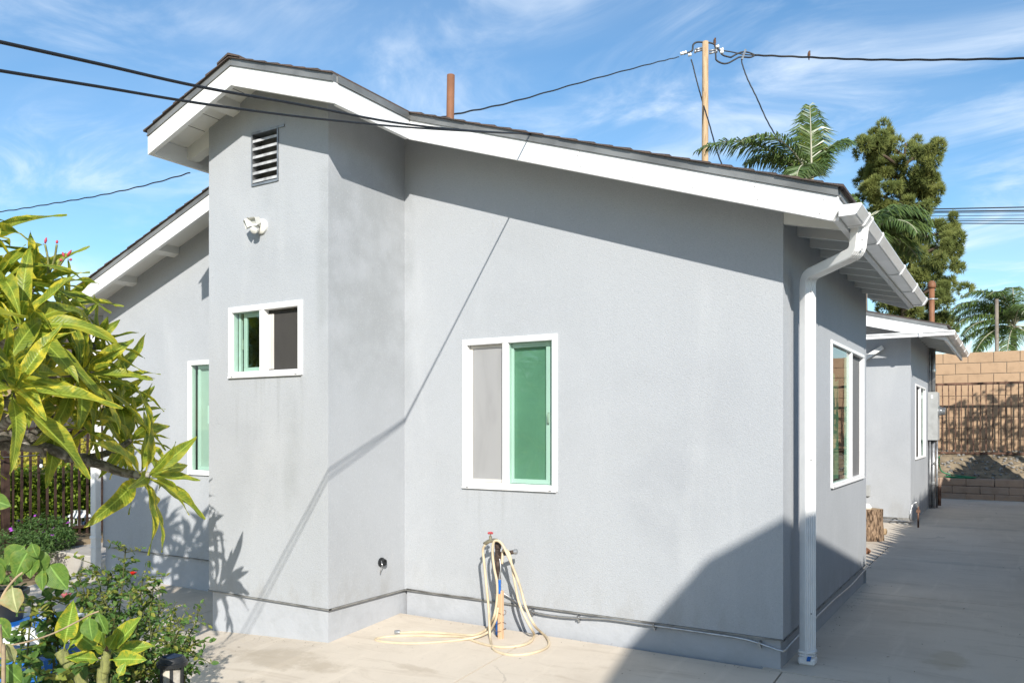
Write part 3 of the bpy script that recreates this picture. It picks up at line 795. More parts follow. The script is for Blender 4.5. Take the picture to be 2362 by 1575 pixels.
# ---- windows: local frame x along the wall, y inwards, z up
def window(Wr, axis, t, kind):
    a0, a1, z0, z1 = Wr
    if axis == 'y': MT = Matrix(((1,0,0,a0),(0,1,0,t),(0,0,1,z0),(0,0,0,1)))
    else:           MT = Matrix(((0,-1,0,t),(1,0,0,a0),(0,0,1,z0),(0,0,0,1)))
    w, h = a1-a0, z1-z0
    fw = .048 if kind not in ('w3', 'w5') else .034
    def mk(): return MB(MT)
    f = mk()
    f.bbox((0.0, -.014, 0), (w, .06, fw), .004); f.bbox((0, -.014, h-fw), (w, .06, h), .004)
    f.bbox((0.0005, -.0135, fw), (fw, .06, h-fw), .004); f.bbox((w-fw, -.0135, fw), (w-.0005, .06, h-fw), .004)
    f.bbox((.004, -.022, -.004), (w-.004, -.0145, .012), .002)
    for q in (.05, w-.075): f.box((q, -.0225, .004), (q+.022, -.0215, .008))
    win = f.build('window', M['vinyl'], house)
    mx = w*.47 if kind != 'w3' else w*.58
    mb = mk(); mb.bbox((mx-.028, -.011, fw+.0005), (mx+.028, .058, h-fw-.0005), .004); mb.build('mullion', M['vinyl'], win)
    for q in (.045, w-.07):
        d = mk(); d.box((q, -.0235, .003), (q+.024, -.0222, .0085)); d.build('weep_hole', M['dark'], win)
    def sash(x0, x1, y, mat, fw2=.032, right_handle=False):
        s = mk()
        za, zb = fw+.002, h-fw-.002
        s.bbox((x0, y, za), (x1, y+.026, za+fw2), .003); s.bbox((x0, y, zb-fw2), (x1, y+.026, zb), .003)
        s.bbox((x0, y+.0005, za+fw2), (x0+fw2, y+.0255, zb-fw2), .003); s.bbox((x1-fw2, y+.0005, za+fw2), (x1, y+.0255, zb-fw2), .003)
        return s.build('sash', M[mat], win)
    def sheet(name, x0, x1, y, mat, za=None, zb=None):
        s = mk(); za = fw-.004 if za is None else za; zb = h-fw+.004 if zb is None else zb
        if name == 'pane': s.add([(x0, y, za), (x1, y, za), (x1, y, zb), (x0, y, zb)], [(0,1,2,3)])
        else: s.box((x0, y, za), (x1, y+.003, zb))
        return s.build(name, M[mat], win)
    L0, L1, R0, R1 = fw, mx-.028, mx+.028, w-fw
    # room behind
    r = mk(); D = .80
    vs = [(-.12,.131,-.2),(w+.12,.131,-.2),(w+.12,.131,h+.2),(-.12,.131,h+.2),(-.12,D,-.3),(w+.12,D,-.3),(w+.12,D,h+.2),(-.12,D,h+.2)]
    r.add(vs, [(4,5,6,7),(0,1,5,4),(1,2,6,5),(2,3,7,6),(3,0,4,7)]); r.build('room', M['room'], win)
    if kind == 'w2':
        sheet('screen', L0+.03, L1-.03, .040, 'screen_light')
        sash(L0, L1, .036, 'sash_almond', .026)
        sheet('pane', R0-.003, R1+.003, .012, 'glass')
        sash(R0-.02, R1-.05, .050, 'vinyl', .036)
        sheet('blind', R0+.01, R1-.07, .078, 'blind', fw+.03, h-fw-.03)
        sheet('pane', R0+.0, R1-.08, .064, 'glass')
        s = mk(); s.bbox((R1-.046, .05, fw), (R1+.003, .075, h-fw), .003); s.build('jamb', M['vinyl'], win)
        s = mk(); s.tube([(R1-.062, .05, h*.50), (R1-.055, .030, h*.49), (R1-.055, .030, h*.44), (R1-.062, .05, h*.43)], .008, 8); s.build('handle', M['sash_almond'], win, True)
    elif kind == 'w1':
        sheet('pane', L0-.003, L1+.003, .012, 'glass')
        sash(L0+.075, L1+.02, .050, 'vinyl', .036)
        sheet('pane', L0+.10, L1, .064, 'glass_deep')
        s = mk(); s.bbox((L0+.012, .05, fw), (L0+.035, .08, h-fw), .003); s.build('jamb', M['vinyl'], win)
        s = mk(); s.bbox((L0+.062, .038, h*.40), (L0+.074, .052, h*.55), .003); s.build('handle', M['sash_almond'], win)
        sheet('screen', R0, R1, .044, 'screen_dark')
        s = mk(); s.bbox((R0+.012, .028, fw+.012), (R0+.036, .043, h-fw-.035), .003); s.bbox((R0+.040, .030, fw+.012), (R0+.066, .043, h-fw-.035), .003); s.build('sash', M['sash_almond'], win)
        for zq in (fw+.02, h-fw-.06):
            s = mk(); s.box((R1-.022, .030, zq), (R1-.004, .040, zq+.04)); s.build('clip', M['vinyl'], win)
    elif kind == 'w4':
        sheet('pane', L0-.003, L1+.003, .012, 'glass')
        sash(L0+.045, L1+.02, .050, 'vinyl', .036)
        sheet('blind', L0+.05, L1, .078, 'blind_white', fw+.02, h-fw-.02)
        s = mk(); s.bbox((L0+.21, .060, h*.44), (L0+.34, .070, h*.62), .02); s.build('notice', M['sign_white'], win)
        sheet('pane', R0-.003, R1+.003, .012, 'glass')
    elif kind == 'w3':
        sheet('pane', L0-.003, L1+.003, .012, 'glass_deep')
        s = mk()
        n = 26
        for i in range(n):
            xa, xb = L0 + (L1-L0)*i/n, L0 + (L1-L0)*(i+1)/n
            s.add([(xa, .10+.012*math.sin(i*1.3), fw), (xb, .10+.012*math.sin((i+1)*1.3), fw), (xb, .10+.012*math.sin((i+1)*1.3), h*.78 - .04*math.sin(i*.7)), (xa, .10+.012*math.sin(i*1.3), h*.78-.04*math.sin((i-1)*.7))], [(0,1,2,3)])
        s.build('curtain', M['curtain'], win)
        sheet('screen', R0, R1, .03, 'screen_mid')
    elif kind == 'w5':
        sheet('screen', L0, L1, .03, 'screen_dark')
        sheet('pane', R0-.003, R1+.003, .012, 'glass_deep')
        sheet('curtain', R0, R1, .09, 'curtain')
    return win
window(W1, 'y', YB, 'w1'); window(W2, 'y', YA, 'w2'); window(W4, 'y', YL, 'w4'); window(W3, 'x', XR, 'w3')

# gable vent
a0, a1, z0, z1 = VENT
f = MB(); f.box((a0, YB-.01, z0), (a0+.014, YB+.10, z1)); f.box((a1-.014, YB-.01, z0), (a1, YB+.10, z1))
f.box((a0-.004, YB-.011, z1-.014), (a1+.07, YB+.10, z1+.006)); f.box((a0+.014, YB-.0105, z0-.002), (a1-.014, YB+.10, z0+.016))
vent = f.build('gable_vent', M['zinc'], house)
f = MB(); f.box((a0, YB+.09, z0), (a1, YB+.125, z1)); f.build('mesh_backing', M['screed'], vent)
ns = 6
for i in range(ns):
    zc = z0 + .02 + (z1-z0-.04)*(i+.25)/ns
    s = MB(); s.prism([(YB-.006, zc-.011), (YB-.006, zc+.011), (YB-.001, zc+.013), (YB+.075, zc+.050), (YB+.075, zc+.044), (YB+.002, zc+.001), (YB+.002, zc-.006)], 'x', a0+.0145, a1-.0145)
    s.build('louvre', M['vent_paint'], vent)

# ---- the far wing
X5, Y5, Y5E = -1.476, 15.08, 19.25
ZE5 = 3.17
slope5 = .26
def z5(X): return ZE5 - slope5*(X + .92)
wing_win = [PX(2111, 950, X5).y, PX(2134, 950, X5).y, PX(2111, 1060, X5).z, PX(2111, 885, X5).z]
strip_wall('y', Y5, -6.0, X5, -.1, lambda X: z5(X)-.02, [], False)
strip_wall('x', X5, Y5, Y5E-.35, -.1, z5(X5)-.02, [wing_win], False)
strip_wall('x', -3.6, 9.12, Y5, -.1, 3.4, [], False)
window(wing_win, 'x', X5, 'w5')
b = MB(); b.prism([(-6.0, z5(-6.0)), (-.92, z5(-.92)), (-.92, z5(-.92)+.06), (-6.0, z5(-6.0)+.06)], 'y', Y5-.44, Y5E+.05); b.build('roof_deck', M['soffit'], house)
b = MB(); b.prism([(-6.0, z5(-6.0)+.062), (-.88, z5(-.88)+.062), (-.88, z5(-.88)+.085), (-6.0, z5(-6.0)+.10)], 'y', Y5-.48, Y5E+.08); b.build('shingle_course', M['shingle'], house)
b = MB(); b.prism([(-3.4, z5(-3.4)+.005), (-.92, z5(-.92)+.005), (-.92, z5(-.92)-.17), (-3.4, z5(-3.4)-.17)], 'y', Y5-.48, Y5-.442); b.build('barge_board', M['white'], house)
b = MB(); b.prism([(-3.4, z5(-3.4)+.006), (-.91, z5(-.91)+.006), (-.91, z5(-.91)+.06), (-3.4, z5(-3.4)+.06)], 'y', Y5-.49, Y5-.443); b.build('drip_edge', M['drip'], house)
b = MB(); b.box((-.92, Y5-.478, ZE5-.17), (-.955, Y5E+.05, ZE5-.001)); b.build('eave_board', M['white'], house)
g5 = gutter_run_y(-.918, ZE5-.03, Y5-.48, Y5E+.1, house)
for y in (15.3, 16.6, 17.9, 19.1): strap(g5, -.918, ZE5-.03, y, .05)
b = MB(); b.box((-2.9, Y5-.59, ZE5-.10), (-.80, Y5-.482, ZE5-.03)); b.box((-2.9, Y5-.605, ZE5-.045), (-.79, Y5-.59, ZE5-.025)); g6 = b.build('gutter', M['gutter'], house)
for x in (-2.2, -1.3): 
    b = MB(); b.box((x, Y5-.61, ZE5-.106), (x+.05, Y5-.48, ZE5-.02)); b.build('gutter_bracket', M['vinyl'], g6)
g7 = gutter_run_y(-2.95, ZE5+.10, 11.2, Y5-.5, house)
for y in (12.4, 13.3, 14.2): strap(g7, -2.95, ZE5+.10, y, .05)
b = MB(); b.prism([(-6, ZE5+1.05), (-2.95, ZE5+.14), (-2.95, ZE5+.2), (-6, ZE5+1.11)], 'y', 9.8, Y5-.4); b.build('roof_deck', M['shingle'], house)
b = MB(); b.box((-2.95, 9.8, ZE5-.02), (-2.985, Y5-.45, ZE5+.139)); b.build('eave_board', M['white'], house)
for yy in np.arange(Y5+.1, Y5E, .42):
    b = MB(); b.prism([(X5+.001, z5(X5)-.001), (-.956, z5(-.956)-.001), (-.956, z5(-.956)-.10), (X5+.001, z5(X5)-.10)], 'y', yy, yy+.045); b.build('rafter_tail', M['soffit'], house)
b = MB(); b.obox(PY(2012, 816, Y5-.06), (.85, 0, .53), (0,1,0), (-.53,0,.85), .20, .03, .035); b.build('downspout', M['gutter'], house)
b = MB(); b.box((-3.0, Y5-.02, .05), (X5+.02, Y5+.03, .10)); b.build('weep_screed', M['screed'], house)
q = PY(2004, 1132, Y5); b = MB(); b.bbox((q.x-.10, Y5-.05, q.z-.09), (q.x+.03, Y5-.001, q.z+.11), .01); b.build('outlet_cover', M['grey_metal'], house)

# ---------------------------------------------------------------- small things on the house
# security light on the bump-out
p0 = PY(606, 523, YB)
sec = thing('security_light', 'white twin head security light on the bump-out wall below the vent', 'light', (p0.x, p0.y, p0.z))
b = MB(); b.lathe([(.062, 0), (.062, .018), (.052, .028), (.02, .032)], p0 - Vector((0,-.0,0)) , (0,-1,0), 24); b.build('base_plate', M['cream'], sec, 'auto')
def head(c, aim, s=1.0):
    aim = Vector(aim).normalized(); u = aim.cross(UP).normalized(); v = u.cross(aim)
    q = MB(); c = Vector(c)
    A = [c + aim*.035*s + u*a*.036*s + v*b_*.030*s for a, b_ in ((-1,-1),(1,-1),(1,1),(-1,1))]
    B = [c + aim*.010*s + u*a*.019*s + v*b_*.015*s for a, b_ in ((-1,-1),(1,-1),(1,1),(-1,1))]
    D = [c - aim*.03*s + u*a*.026*s + v*b_*.020*s for a, b_ in ((-1,-1),(1,-1),(1,1),(-1,1))]
    q.add(A+B+D, [(0,1,5,4),(1,2,6,5),(2,3,7,6),(3,0,4,7),(4,5,6,7),(1,0,8,9),(2,1,9,10),(3,2,10,11),(0,3,11,8),(11,10,9,8)])
    return q, B, aim
for off, aim in (((-.055, -.085, .018), (-.55, -.8, -.35)), ((.0, -.085, .030), (.15, -.95, -.4))):
    q, B, a_ = head(p0 + Vector(off), aim, 1.15); hd = q.build('lamp_head', M['cream'], sec)
    q = MB(); q.add([p + a_*.003 for p in B], [(0,1,2,3)]); q.build('lens', M['lens'], hd)
b = MB(); b.tube([p0+Vector((0,-.02,.0)), p0+Vector((0,-.06,.016))], .014, 8); b.tube([p0+Vector((0,-.05,.016)), p0+Vector((-.052,-.06,.015))], .011, 8); b.build('bracket', M['cream'], sec, True)
b = MB(); c0 = p0 + Vector((-.008, -.075, -.038)); b.lathe([(.012,-.03),(.027,-.026),(.03,0),(.030,.022),(.022,.027)], c0, (.25,-.8,-.5), 14); b.build('motion_sensor', M['cream'], sec, 'auto')

# drain clean-out on the return wall
p0 = PX(879, 1296, XI)
t = thing('cleanout_plug', 'black drain clean-out plug sticking out of the bump-out side wall', 'plug', p0)
b = MB(); b.lathe([(.040, 0), (.040, .012), (.030, .014), (.030, .04), (.022, .042), (.022, .03)], p0, (1,0,0), 18); b.build('plug', M['black_plastic'], t, 'auto')
b = MB(); b.tube([p0+Vector((.03,-.03,.02)), p0+Vector((.045,-.036,-.02)), p0+Vector((.03,-.04,-.06)), p0+Vector((.025,-.042,-.085))], .0035, 6); b.build('wire', M['chrome'], t, True)

# metal conduit along the foot of the wall
pts = [PY(1157, 1320, YA-.035)]
pts = [PY(1157, 1365, YA-.05), PY(1178, 1378, YA-.03), PY(1205, 1397, YA-.02), PY(1235, 1412, YA-.014), PY(1300, 1422, YA-.014), PY(1400, 1427, YA-.014), PY(1500, 1441, YA-.014), PY(1620, 1458, YA-.014), PY(1720, 1474, YA-.014)]
pts += [Vector((XR-.02, YA-.014, .135)), Vector((XR+.012, YA-.006, .137)), Vector((XR+.016, YA+.06, .145)), Vector((XR+.016, YA+.8, .16)), Vector((XR+.016, 7.2, .165)), Vector((XR+.016, 8.1, .15)), Vector((XR+.016, 9.0, .17)), Vector((XR+.04, 9.16, .165))]
def spline(p, n=4):
    p = [Vector(q) for q in p]; o = []
    for i in range(len(p)-1):
        a, b_, c_, d_ = p[max(i-1,0)], p[i], p[i+1], p[min(i+2,len(p)-1)]
        for k in range(n):
            t = k/n
            o.append(.5*((2*b_) + (c_-a)*t + (2*a-5*b_+4*c_-d_)*t*t + (-a+3*b_-3*c_+d_)*t**3))
    return o + [p[-1]]
t = thing('conduit', 'silver flexible metal conduit clipped low along the front wall', 'conduit', (-2.2, YA, .1))
sp = spline(pts, 14)
rr = [.0068 + .0010*(i % 2) for i in range(len(sp))]
b = MB(); b.tube(sp, rr, 8); b.build('armoured_cable', M['chrome'], t, True)
for px in (1226, 1333, 1505, 1752):
    p = min(sp, key=lambda q: abs((CX + FPX*(q.dot(RIGHT)/q.dot(FWD))) - px))
    b = MB(); b.box((p.x-.006, YA+.021, p.z-.014), (p.x+.006, YA-.026, p.z+.014)); b.box((p.x-.006, YA+.018, p.z-.036), (p.x+.006, YA-.004, p.z-.012)); b.build('clip', M['zinc'], t)
# thin cable tacked along the screed
b = MB(); b.tube([PY(932+6, 1357, YA-.012), PY(990, 1365, YA-.010), PY(1040, 1372, YA-.014), PY(1090, 1378, YA-.010), PY(1150, 1388, YA-.012)], .0045, 6)
tag(b.build('thin_cable', M['screed'], None, True), 'thin grey cable tacked along the wall left of the standpipe', 'cable')

# hose standpipe
SX, SY = PZ(1160, 1464, 0).x, PZ(1160, 1464, 0).y
SX -= .02
st = thing('standpipe', 'rusty standpipe with red tap handle and wooden stake beside front wall', 'standpipe', (SX, SY, 0))
b = MB(); b.tube([(SX-.02, SY, -.02), (SX-.02, SY, .30), (SX-.03, SY, .72)], .021, 12); b.build('pipe', M['rustpipe'], st, True)
for zc in (.30, .42, .50, .60, .69):
    b = MB(); b.lathe([(.026,-.02),(.028,0),(.026,.02)], (SX-.023-.004*zc, SY, zc), (0,0,1), 12); b.build('coupling', M['zinc'] if zc in (.42, .30) else M['rustpipe'], st, 'auto')
b = MB(); b.tube([(SX-.03, SY, .72), (SX-.035, SY-.005, .735), (SX-.06, SY-.012, .735), (SX-.10, SY-.02, .725), (SX-.135, SY-.03, .70)], .016, 10); tap = b.build('tap', M['brass'], st, True)
b = MB(); b.lathe([(.012,0),(.012,.03),(.006,.035),(.006,.05)], (SX-.085, SY-.017, .735), (0,0,1), 10); b.build('valve_stem', M['brass'], tap, 'auto')
b = MB()
for k in range(3):
    a = k*2.1; b.lathe([(.003,-.008),(.009,-.005),(.009,.007),(.003,.010)], (SX-.085+.014*math.cos(a), SY-.017+.014*math.sin(a), .79), (math.cos(a)*.6,math.sin(a)*.6,1), 8)
b.lathe([(.012,-.004),(.012,.004)], (SX-.085, SY-.017, .788), (0,0,1), 10); b.build('handle', M['redpaint'], tap, 'auto')
b = MB(); b.tube([(SX-.02, SY, .63), (SX+.03, SY+.01, .635), (SX+.075, SY+.03, .645), (SX+.105, SY+.04, .65)], .016, 10); b.build('side_pipe', M['rustpipe'], st, True)
b = MB(); b.lathe([(.02,-.012),(.021,.012),(.008,.018)], (SX+.11, SY+.042, .652), (1,.3,.1), 10); b.build('cap', M['zinc'], st, 'auto')
b = MB(); b.bbox((SX+.004, SY-.052, -.02), (SX+.045, SY-.022, .355), .003)
for k in range(5): b.box((SX+.006+.008*k, SY-.0535, 0), (SX+.0085+.008*k, SY-.052, .34))
b.build('stake', M['stake_wood'], st)
b = MB(); b.lathe([(.026,0),(.027,.08),(.025,.12)], (SX-.02, SY, .0), (0,0,1), 10); b.build('blue_wrap', M['blue_tape'], st, True)
b = MB(); b.bbox((SX+.012, SY-.056, .33), (SX+.032, SY-.045, .44), .003); b.build('blue_handle', M['blue_tape'], st)
b = MB(); b.tube(spline([(SX+.01, SY-.03, .60), (SX+.025, SY-.04, .52), (SX+.02, SY-.05, .45), (SX+.03, SY-.04, .41)], 6), .006, 6); b.build('valve_wire', M['chrome'], st, True)
for zc in (.18, .10, .05):
    b = MB(); pts = [(SX+.01+.045*math.cos(a), SY-.02+.04*math.sin(a), zc+.012*math.sin(2*a+zc*30)) for a in np.linspace(0, 6.283, 14)]
    b.tube(pts, .0022, 5); b.build('tie_wire', M['iron_rust'], st, True)

# tan garden hose draped over the pipe and coiled on the slab
def hp(px, py, dy=0): return PY(px, py, SY-.06+dy)
def hg(px, py, z=.0): p = PZ(px, py, 0); return PZ(px, py, gz(p.x, p.y) + .012 + z)
hose_pts = [hp(1119, 1256), hp(1114, 1268), hp(1117, 1300), hp(1122, 1350), hp(1127, 1400), hp(1129, 1440), hg(1131, 1472), hg(1137, 1494), hg(1155, 1505), hg(1185, 1510), hg(1220, 1507), hg(1253, 1497), hg(1266, 1485), hg(1262, 1470), hg(1248, 1457),
            hp(1232, 1440, .05), hp(1213, 1400, .05), hp(1199, 1350, .05), hp(1180, 1300, .02), hp(1163, 1263, 0), hp(1154, 1250, 0), hp(1145, 1246, 0), hp(1138, 1252, 0), hp(1136, 1275), hp(1140, 1310), hp(1146, 1340), hp(1147, 1370), hp(1144, 1400), hp(1138, 1425), hg(1125, 1448, .01), hg(1105, 1460), hg(1085, 1464), hg(1040, 1461), hg(1000, 1458), hg(960, 1457), hg(920, 1459)]
t = thing('garden_hose', 'tan garden hose looped over the standpipe and coiled on concrete', 'hose', (SX, SY-.1, 0))
b = MB(); b.tube(spline(hose_pts, 6), .0100, 10); b.build('hose_tube', M['hose'], t, True)
ep = hose_pts[-1]
b = MB(); b.lathe([(.014,-.01),(.018,-.008),(.018,.03),(.015,.034),(.012,.03)], ep + Vector((0,0,.006)), (Vector(hose_pts[-1])-Vector(hose_pts[-2])), 12); b.build('coupling', M['zinc'], t, 'auto')
hose2 = [hp(1158, 1300, .05), hp(1160, 1270, .06), hp(1166, 1268, .06), hp(1174, 1275, .06), hp(1180, 1300, .06), hp(1187, 1340, .06), hp(1196, 1385, .055), hp(1210, 1420, .055), hp(1226, 1450, .05), hg(1232, 1464), hg(1222, 1480), hg(1195, 1489), hg(1160, 1492), hg(1125, 1487), hg(1095, 1478), hg(1068, 1468), hg(1020, 1466), hg(960, 1465), hg(900, 1467), hg(868, 1472), hg(872, 1477), hg(900, 1481), hg(950, 1483), hg(1010, 1480), hg(1060, 1475), hg(1100, 1468, .01), hg(1128, 1455, .02), hp(1143, 1430), hp(1149, 1400)]
b = MB(); b.tube(spline(hose2, 6), .0098, 10); b.build('hose_loop', M['hose'], t, True)

# electrical panel with mast on the far wing
ex, ey = X5, 18.35
pan = thing('electrical_panel', 'grey meter panel with conduits on the far wing side wall', 'panel', (ex, ey, .1))
zt_, zb_ = PX(2150, 905, X5+.1).z, PX(2150, 1010, X5+.1).z
zt_, zb_ = 2.32, 1.36
b = MB(); b.bbox((ex+.002, ey-.2, zb_), (ex+.18, ey+.3, zt_), .006); b.build('cabinet', M['grey_metal'], pan)
b = MB(); b.box((ex+.06, ey-.206, zt_-.13), (ex+.10, ey-.201, zt_-.06)); b.build('sticker', M['sign_white'], pan)
b = MB(); b.lathe([(.09,0),(.09,.05),(.075,.055),(.075,.12),(.06,.13)], (ex+.18, ey, zt_-.38), (1,0,0), 20); b.build('meter', M['chrome'], pan, 'auto')
b = MB(); b.tube([(ex+.09, ey-.05, zt_), (ex+.09, ey-.05, 3.22)], .045, 12); b.tube([(ex+.04, ey-.15, zt_), (ex+.04, ey-.15, 3.2)], .018, 8); b.build('riser', M['zinc'], pan, True)
b = MB()
for dx, dy, r_ in ((.09, -.05, .04), (.04, -.14, .018), (.15, .05, .02)): b.tube([(ex+dx, ey+dy, -.05), (ex+dx, ey+dy, zb_)], r_, 10)
b.build('lower_conduit', M['zinc'], pan, True)
for zc in (2.75, .9, .5):
    b = MB(); b.lathe([(.055,-.03),(.058,0),(.055,.03)], (ex+.09, ey-.05, zc), (0,0,1), 12); b.build('coupling', M['chrome'], pan, 'auto')
b = MB(); b.tube([(ex+.2, ey+.0, .45), (ex+.2, ey, .05)], .03, 8); b.build('gas_riser', M['iron_rust'], pan, True)
b = MB(); b.box((ex+.185, ey-.06, zt_-.36), (ex+.19, ey-.02, zt_-.30)); b.build('green_tag', M['hose_green'], pan)
mt = PD(2149, 652, 17.2)
t = thing('service_mast', 'brown service mast with rounded weatherhead above the far wing roof', 'mast', (mt.x, mt.y, 3.0))
b = MB(); b.tube([(mt.x, mt.y, 3.1), (mt.x, mt.y, mt.z-.05)], .056, 14); b.build('pipe', M['terracotta_pipe'], t, True)
b = MB(); b.lathe([(.075,-.10),(.085,-.06),(.08,0),(.05,.05),(.01,.065)], mt - Vector((0,0,.02)), (0,0,1), 16); b.build('weatherhead', M['terracotta_pipe'], t, True)
b = MB(); b.lathe([(.07,-.012),(.07,.012)], (mt.x, mt.y, mt.z-.35), (0,0,1), 12); b.box((mt.x-.12, mt.y-.01, mt.z-.36), (mt.x+.12, mt.y+.01, mt.z-.34)); b.build('clamp', M['chrome'], t)
b = MB()
for dy in (-.02, .03): b.tube(spline([mt+Vector((-.05,dy,-.1)), mt+Vector((-.2,dy,-.18)), mt+Vector((-.28,dy,-.08)), mt+Vector((-.34,dy,-.12))], 5), .013, 6)
b.build('drip_loop', M['black_rubber'], t, True)
# ground rod and bare wire at the wing corner
p = PZ(2118, 1216, 0)
t = thing('ground_rod', 'rusty ground rod with clamp beside the wing corner', 'rod', p)
b = MB(); b.tube([p, p+Vector((0,0,.34))], .014, 8); b.build('rod', M['iron_rust'], t, True)
b = MB(); b.bbox(p+Vector((-.03,-.02,.24)), p+Vector((.03,.02,.29)), .005); b.build('clamp', M['iron_rust'], t)
b = MB(); b.tube(spline([p+Vector((0,0,.3)), p+Vector((-.02,-.02,.40)), p+Vector((-.08,-.05,.36)), p+Vector((-.12,-.1,.15)), Vector((X5+.03, Y5-.06, .05)), Vector((X5-.4, Y5-.06, .06)), Vector((X5-1.2, Y5-.05, .09))], 6), .010, 6)
tag(b.build('ground_wire', M['chrome'], None, True), 'bare grounding wire running along the foot of the far wing', 'wire')
# log stump
p = PZ(2022, 1250, 0)
lp = PZ(2003, 1248, 0)
t = thing('log_stump', 'upright bark covered log stump behind the house corner', 'stump', lp)
n = 28; b = MB(); vs = []
rows = 10; hh = .45
for j in range(rows+1):
    for k in range(n):
        a = 2*math.pi*k/n; r_ = .165*(1+.05*math.sin(3*a+1)+.03*math.sin(7*a+j*.6)) * (1.06-.08*j/rows)
        vs.append(lp + Vector((r_*math.cos(a), .16+r_*math.sin(a), hh*j/rows)))
fs = [(j*n+k, j*n+(k+1) % n, (j+1)*n+(k+1) % n, (j+1)*n+k) for j in range(rows) for k in range(n)]
b.add(vs, fs); b.build('bark', M['log_bark'], t, True)
b = MB(); b.add([v*1.0 for v in [Vector(q) for q in vs[-n:]]], [tuple(range(n))]); b.build('cut_top', M['log_end'], t)
b = MB(); b.lathe([(.075,0),(.085,.02),(.05,.07),(.02,.08)], lp+Vector((-.05,.12,hh)), (0,0,1), 14); tag(b.build('small_dish', M['cream'], None, 'auto'), 'small cream dish sitting on the log stump', 'dish')
q = PZ(2040, 1233, 0)
b = MB(); b.tube([q+Vector((-.25,.1,.05)), q+Vector((.02,0,.05))], [.05,.045], 10); tag(b.build('log_piece', M['log_end'], None, True), 'short pale piece of wood lying behind the log stump', 'wood')
q = PZ(1996, 1275, 0)
b = MB(); b.tube(spline([q+Vector((-.3,.15,.02)), q+Vector((-.1,.05,.06)), q+Vector((.04,-.02,.03)), q+Vector((-.05,-.12,.02))],5), [.03]*16, 8); tag(b.build('terracotta_shard', M['terracotta_pipe'], None, True), 'orange clay piece lying on concrete near the log stump', 'shard')

# ---------------------------------------------------------------- overhead cables in front
up_px = [(-40,88),(0,97),(230,148),(460,200),(700,243),(900,281),(1060,299),(1220,309)]
def cable_at(px, py, ax=-3.021, ay=5.142, slope=.132):
    # both cables run in one vertical plane: X = ax + slope*(ay-Y)
    r = ray(px, py); d = (ax + slope*ay)/(r.x + slope*r.y); return EYE + r*d
K = 2362/2352
lo_px = [(-40,156),(0,163),(230,200),(460,238),(700,270),(900,290),(1060,301),(1220,309)]
def ext(pts):
    p = spline(pts, 6); d = (p[0]-p[6]).normalized()
    q = [p[0] + d*1.0*k + Vector((0,0,.02*k*k)) for k in (4,3,2,1)]
    return q + p
for nm, lst, r_, lab in (('overhead_cable', up_px, .0060, 'upper thick black cable sagging across the sky to the roof edge'), ('overhead_cable', lo_px, .0052, 'lower thick black cable sagging across the sky to the roof edge')):
    b = MB(); b.tube(ext([cable_at(x*K, y*K) for x, y in lst]), r_, 8)
    o = b.build(nm, M['black_rubber'], None, True); tag(o, lab, 'cable', 'cables reaching the roof edge')

# ---------------------------------------------------------------- utility pole and wires
DP = 27.0
pt = PD(1627, 97, DP); pb = PD(1624, 372, DP)
t = thing('utility_pole', 'tall pale wooden utility pole behind the roof', 'pole', (pb.x, pb.y, -.3))
b = MB(); zs = np.linspace(0, pt.z, 14); b.tube([(pb.x + (pt.x-pb.x)*z/pt.z, pb.y + (pt.y-pb.y)*z/pt.z, z) for z in zs], [.135 - .035*z/pt.z for z in zs], 16); b.build('shaft', M['pole_wood'], t, True)
def pp(px, py, dd=0): return PD(px, py, DP+dd)
b = MB()
for a, c_ in (((1619, 111), (1604, 115)), ((1604, 115), (1603, 123)), ((1619, 116), (1604, 120)), ((1636, 118), (1652, 115)), ((1652, 114), (1653, 122)), ((1636, 124), (1652, 120))):
    b = MB(); b.tube([pp(*a), pp(*c_)], .035, 6); b.build('bracket', M['zinc'], t, True)
for px, py in ((1591, 127), (1580, 122), (1573, 124), (1655, 108), (1665, 115), (1665, 121)):
    b = MB(); c0 = pp(px, py); b.lathe([(.02,-.06),(.06,-.05),(.045,0),(.06,.05),(.02,.06)], c0, (1,.3,.2), 10); b.build('insulator', M['sign_white'], t, True)
b = MB()
b.tube(spline([pp(1578,125), pp(1596,118), pp(1599,104), pp(1608,98), pp(1623,98.5), pp(1640,100), pp(1650,105), pp(1659,117), pp(1668,128), pp(1686,133)], 5), .03, 6)
b.tube(spline([pp(1650,105), pp(1651,130), pp(1653,140), pp(1667,147), pp(1680,146), pp(1695,138), pp(1708,132), pp(1730,133), pp(1742,128)], 5), .028, 6)
b.tube(spline([pp(1686,133), pp(1700,125), pp(1714,120.5), pp(1728,122), pp(1742,128)], 5), .028, 6)
b.tube(spline([pp(1665,117), pp(1690,121), pp(1714,126), pp(1742,128)], 5), .022, 6)
b.build('jumper_wires', M['black_rubber'], t, True)
b = MB(); b.tube([pp(1720,115), pp(1711,138)], .04, 6); sb = b.build('spreader_bar', M['zinc'], t)
def wire(pts, r_, lab, tw=True, cat='wire', grp=None, name='power_line'):
    sp = spline(pts, 16)
    if tw: sp = [p + Vector((0,0,.008*math.sin(i*1.1))) for i, p in enumerate(sp)]
    b = MB(); b.tube(sp, r_, 6); return tag(b.build(name, M['black_rubber'], None, True), lab, cat, grp)
wire([pp(1742,128), pp(1850,132), PD(2000,138,25), PD(2200,138,23), PD(2420,134,21)], 0.034, 'thick twisted power line running from the pole to the right edge', True)
wire([pp(1566,132), PD(1500,148,24), PD(1350,188,21), PD(1180,236,18), PD(1050,264,16), PD(990,279,15)], .017, 'twisted power line running from the pole down left behind the roof')
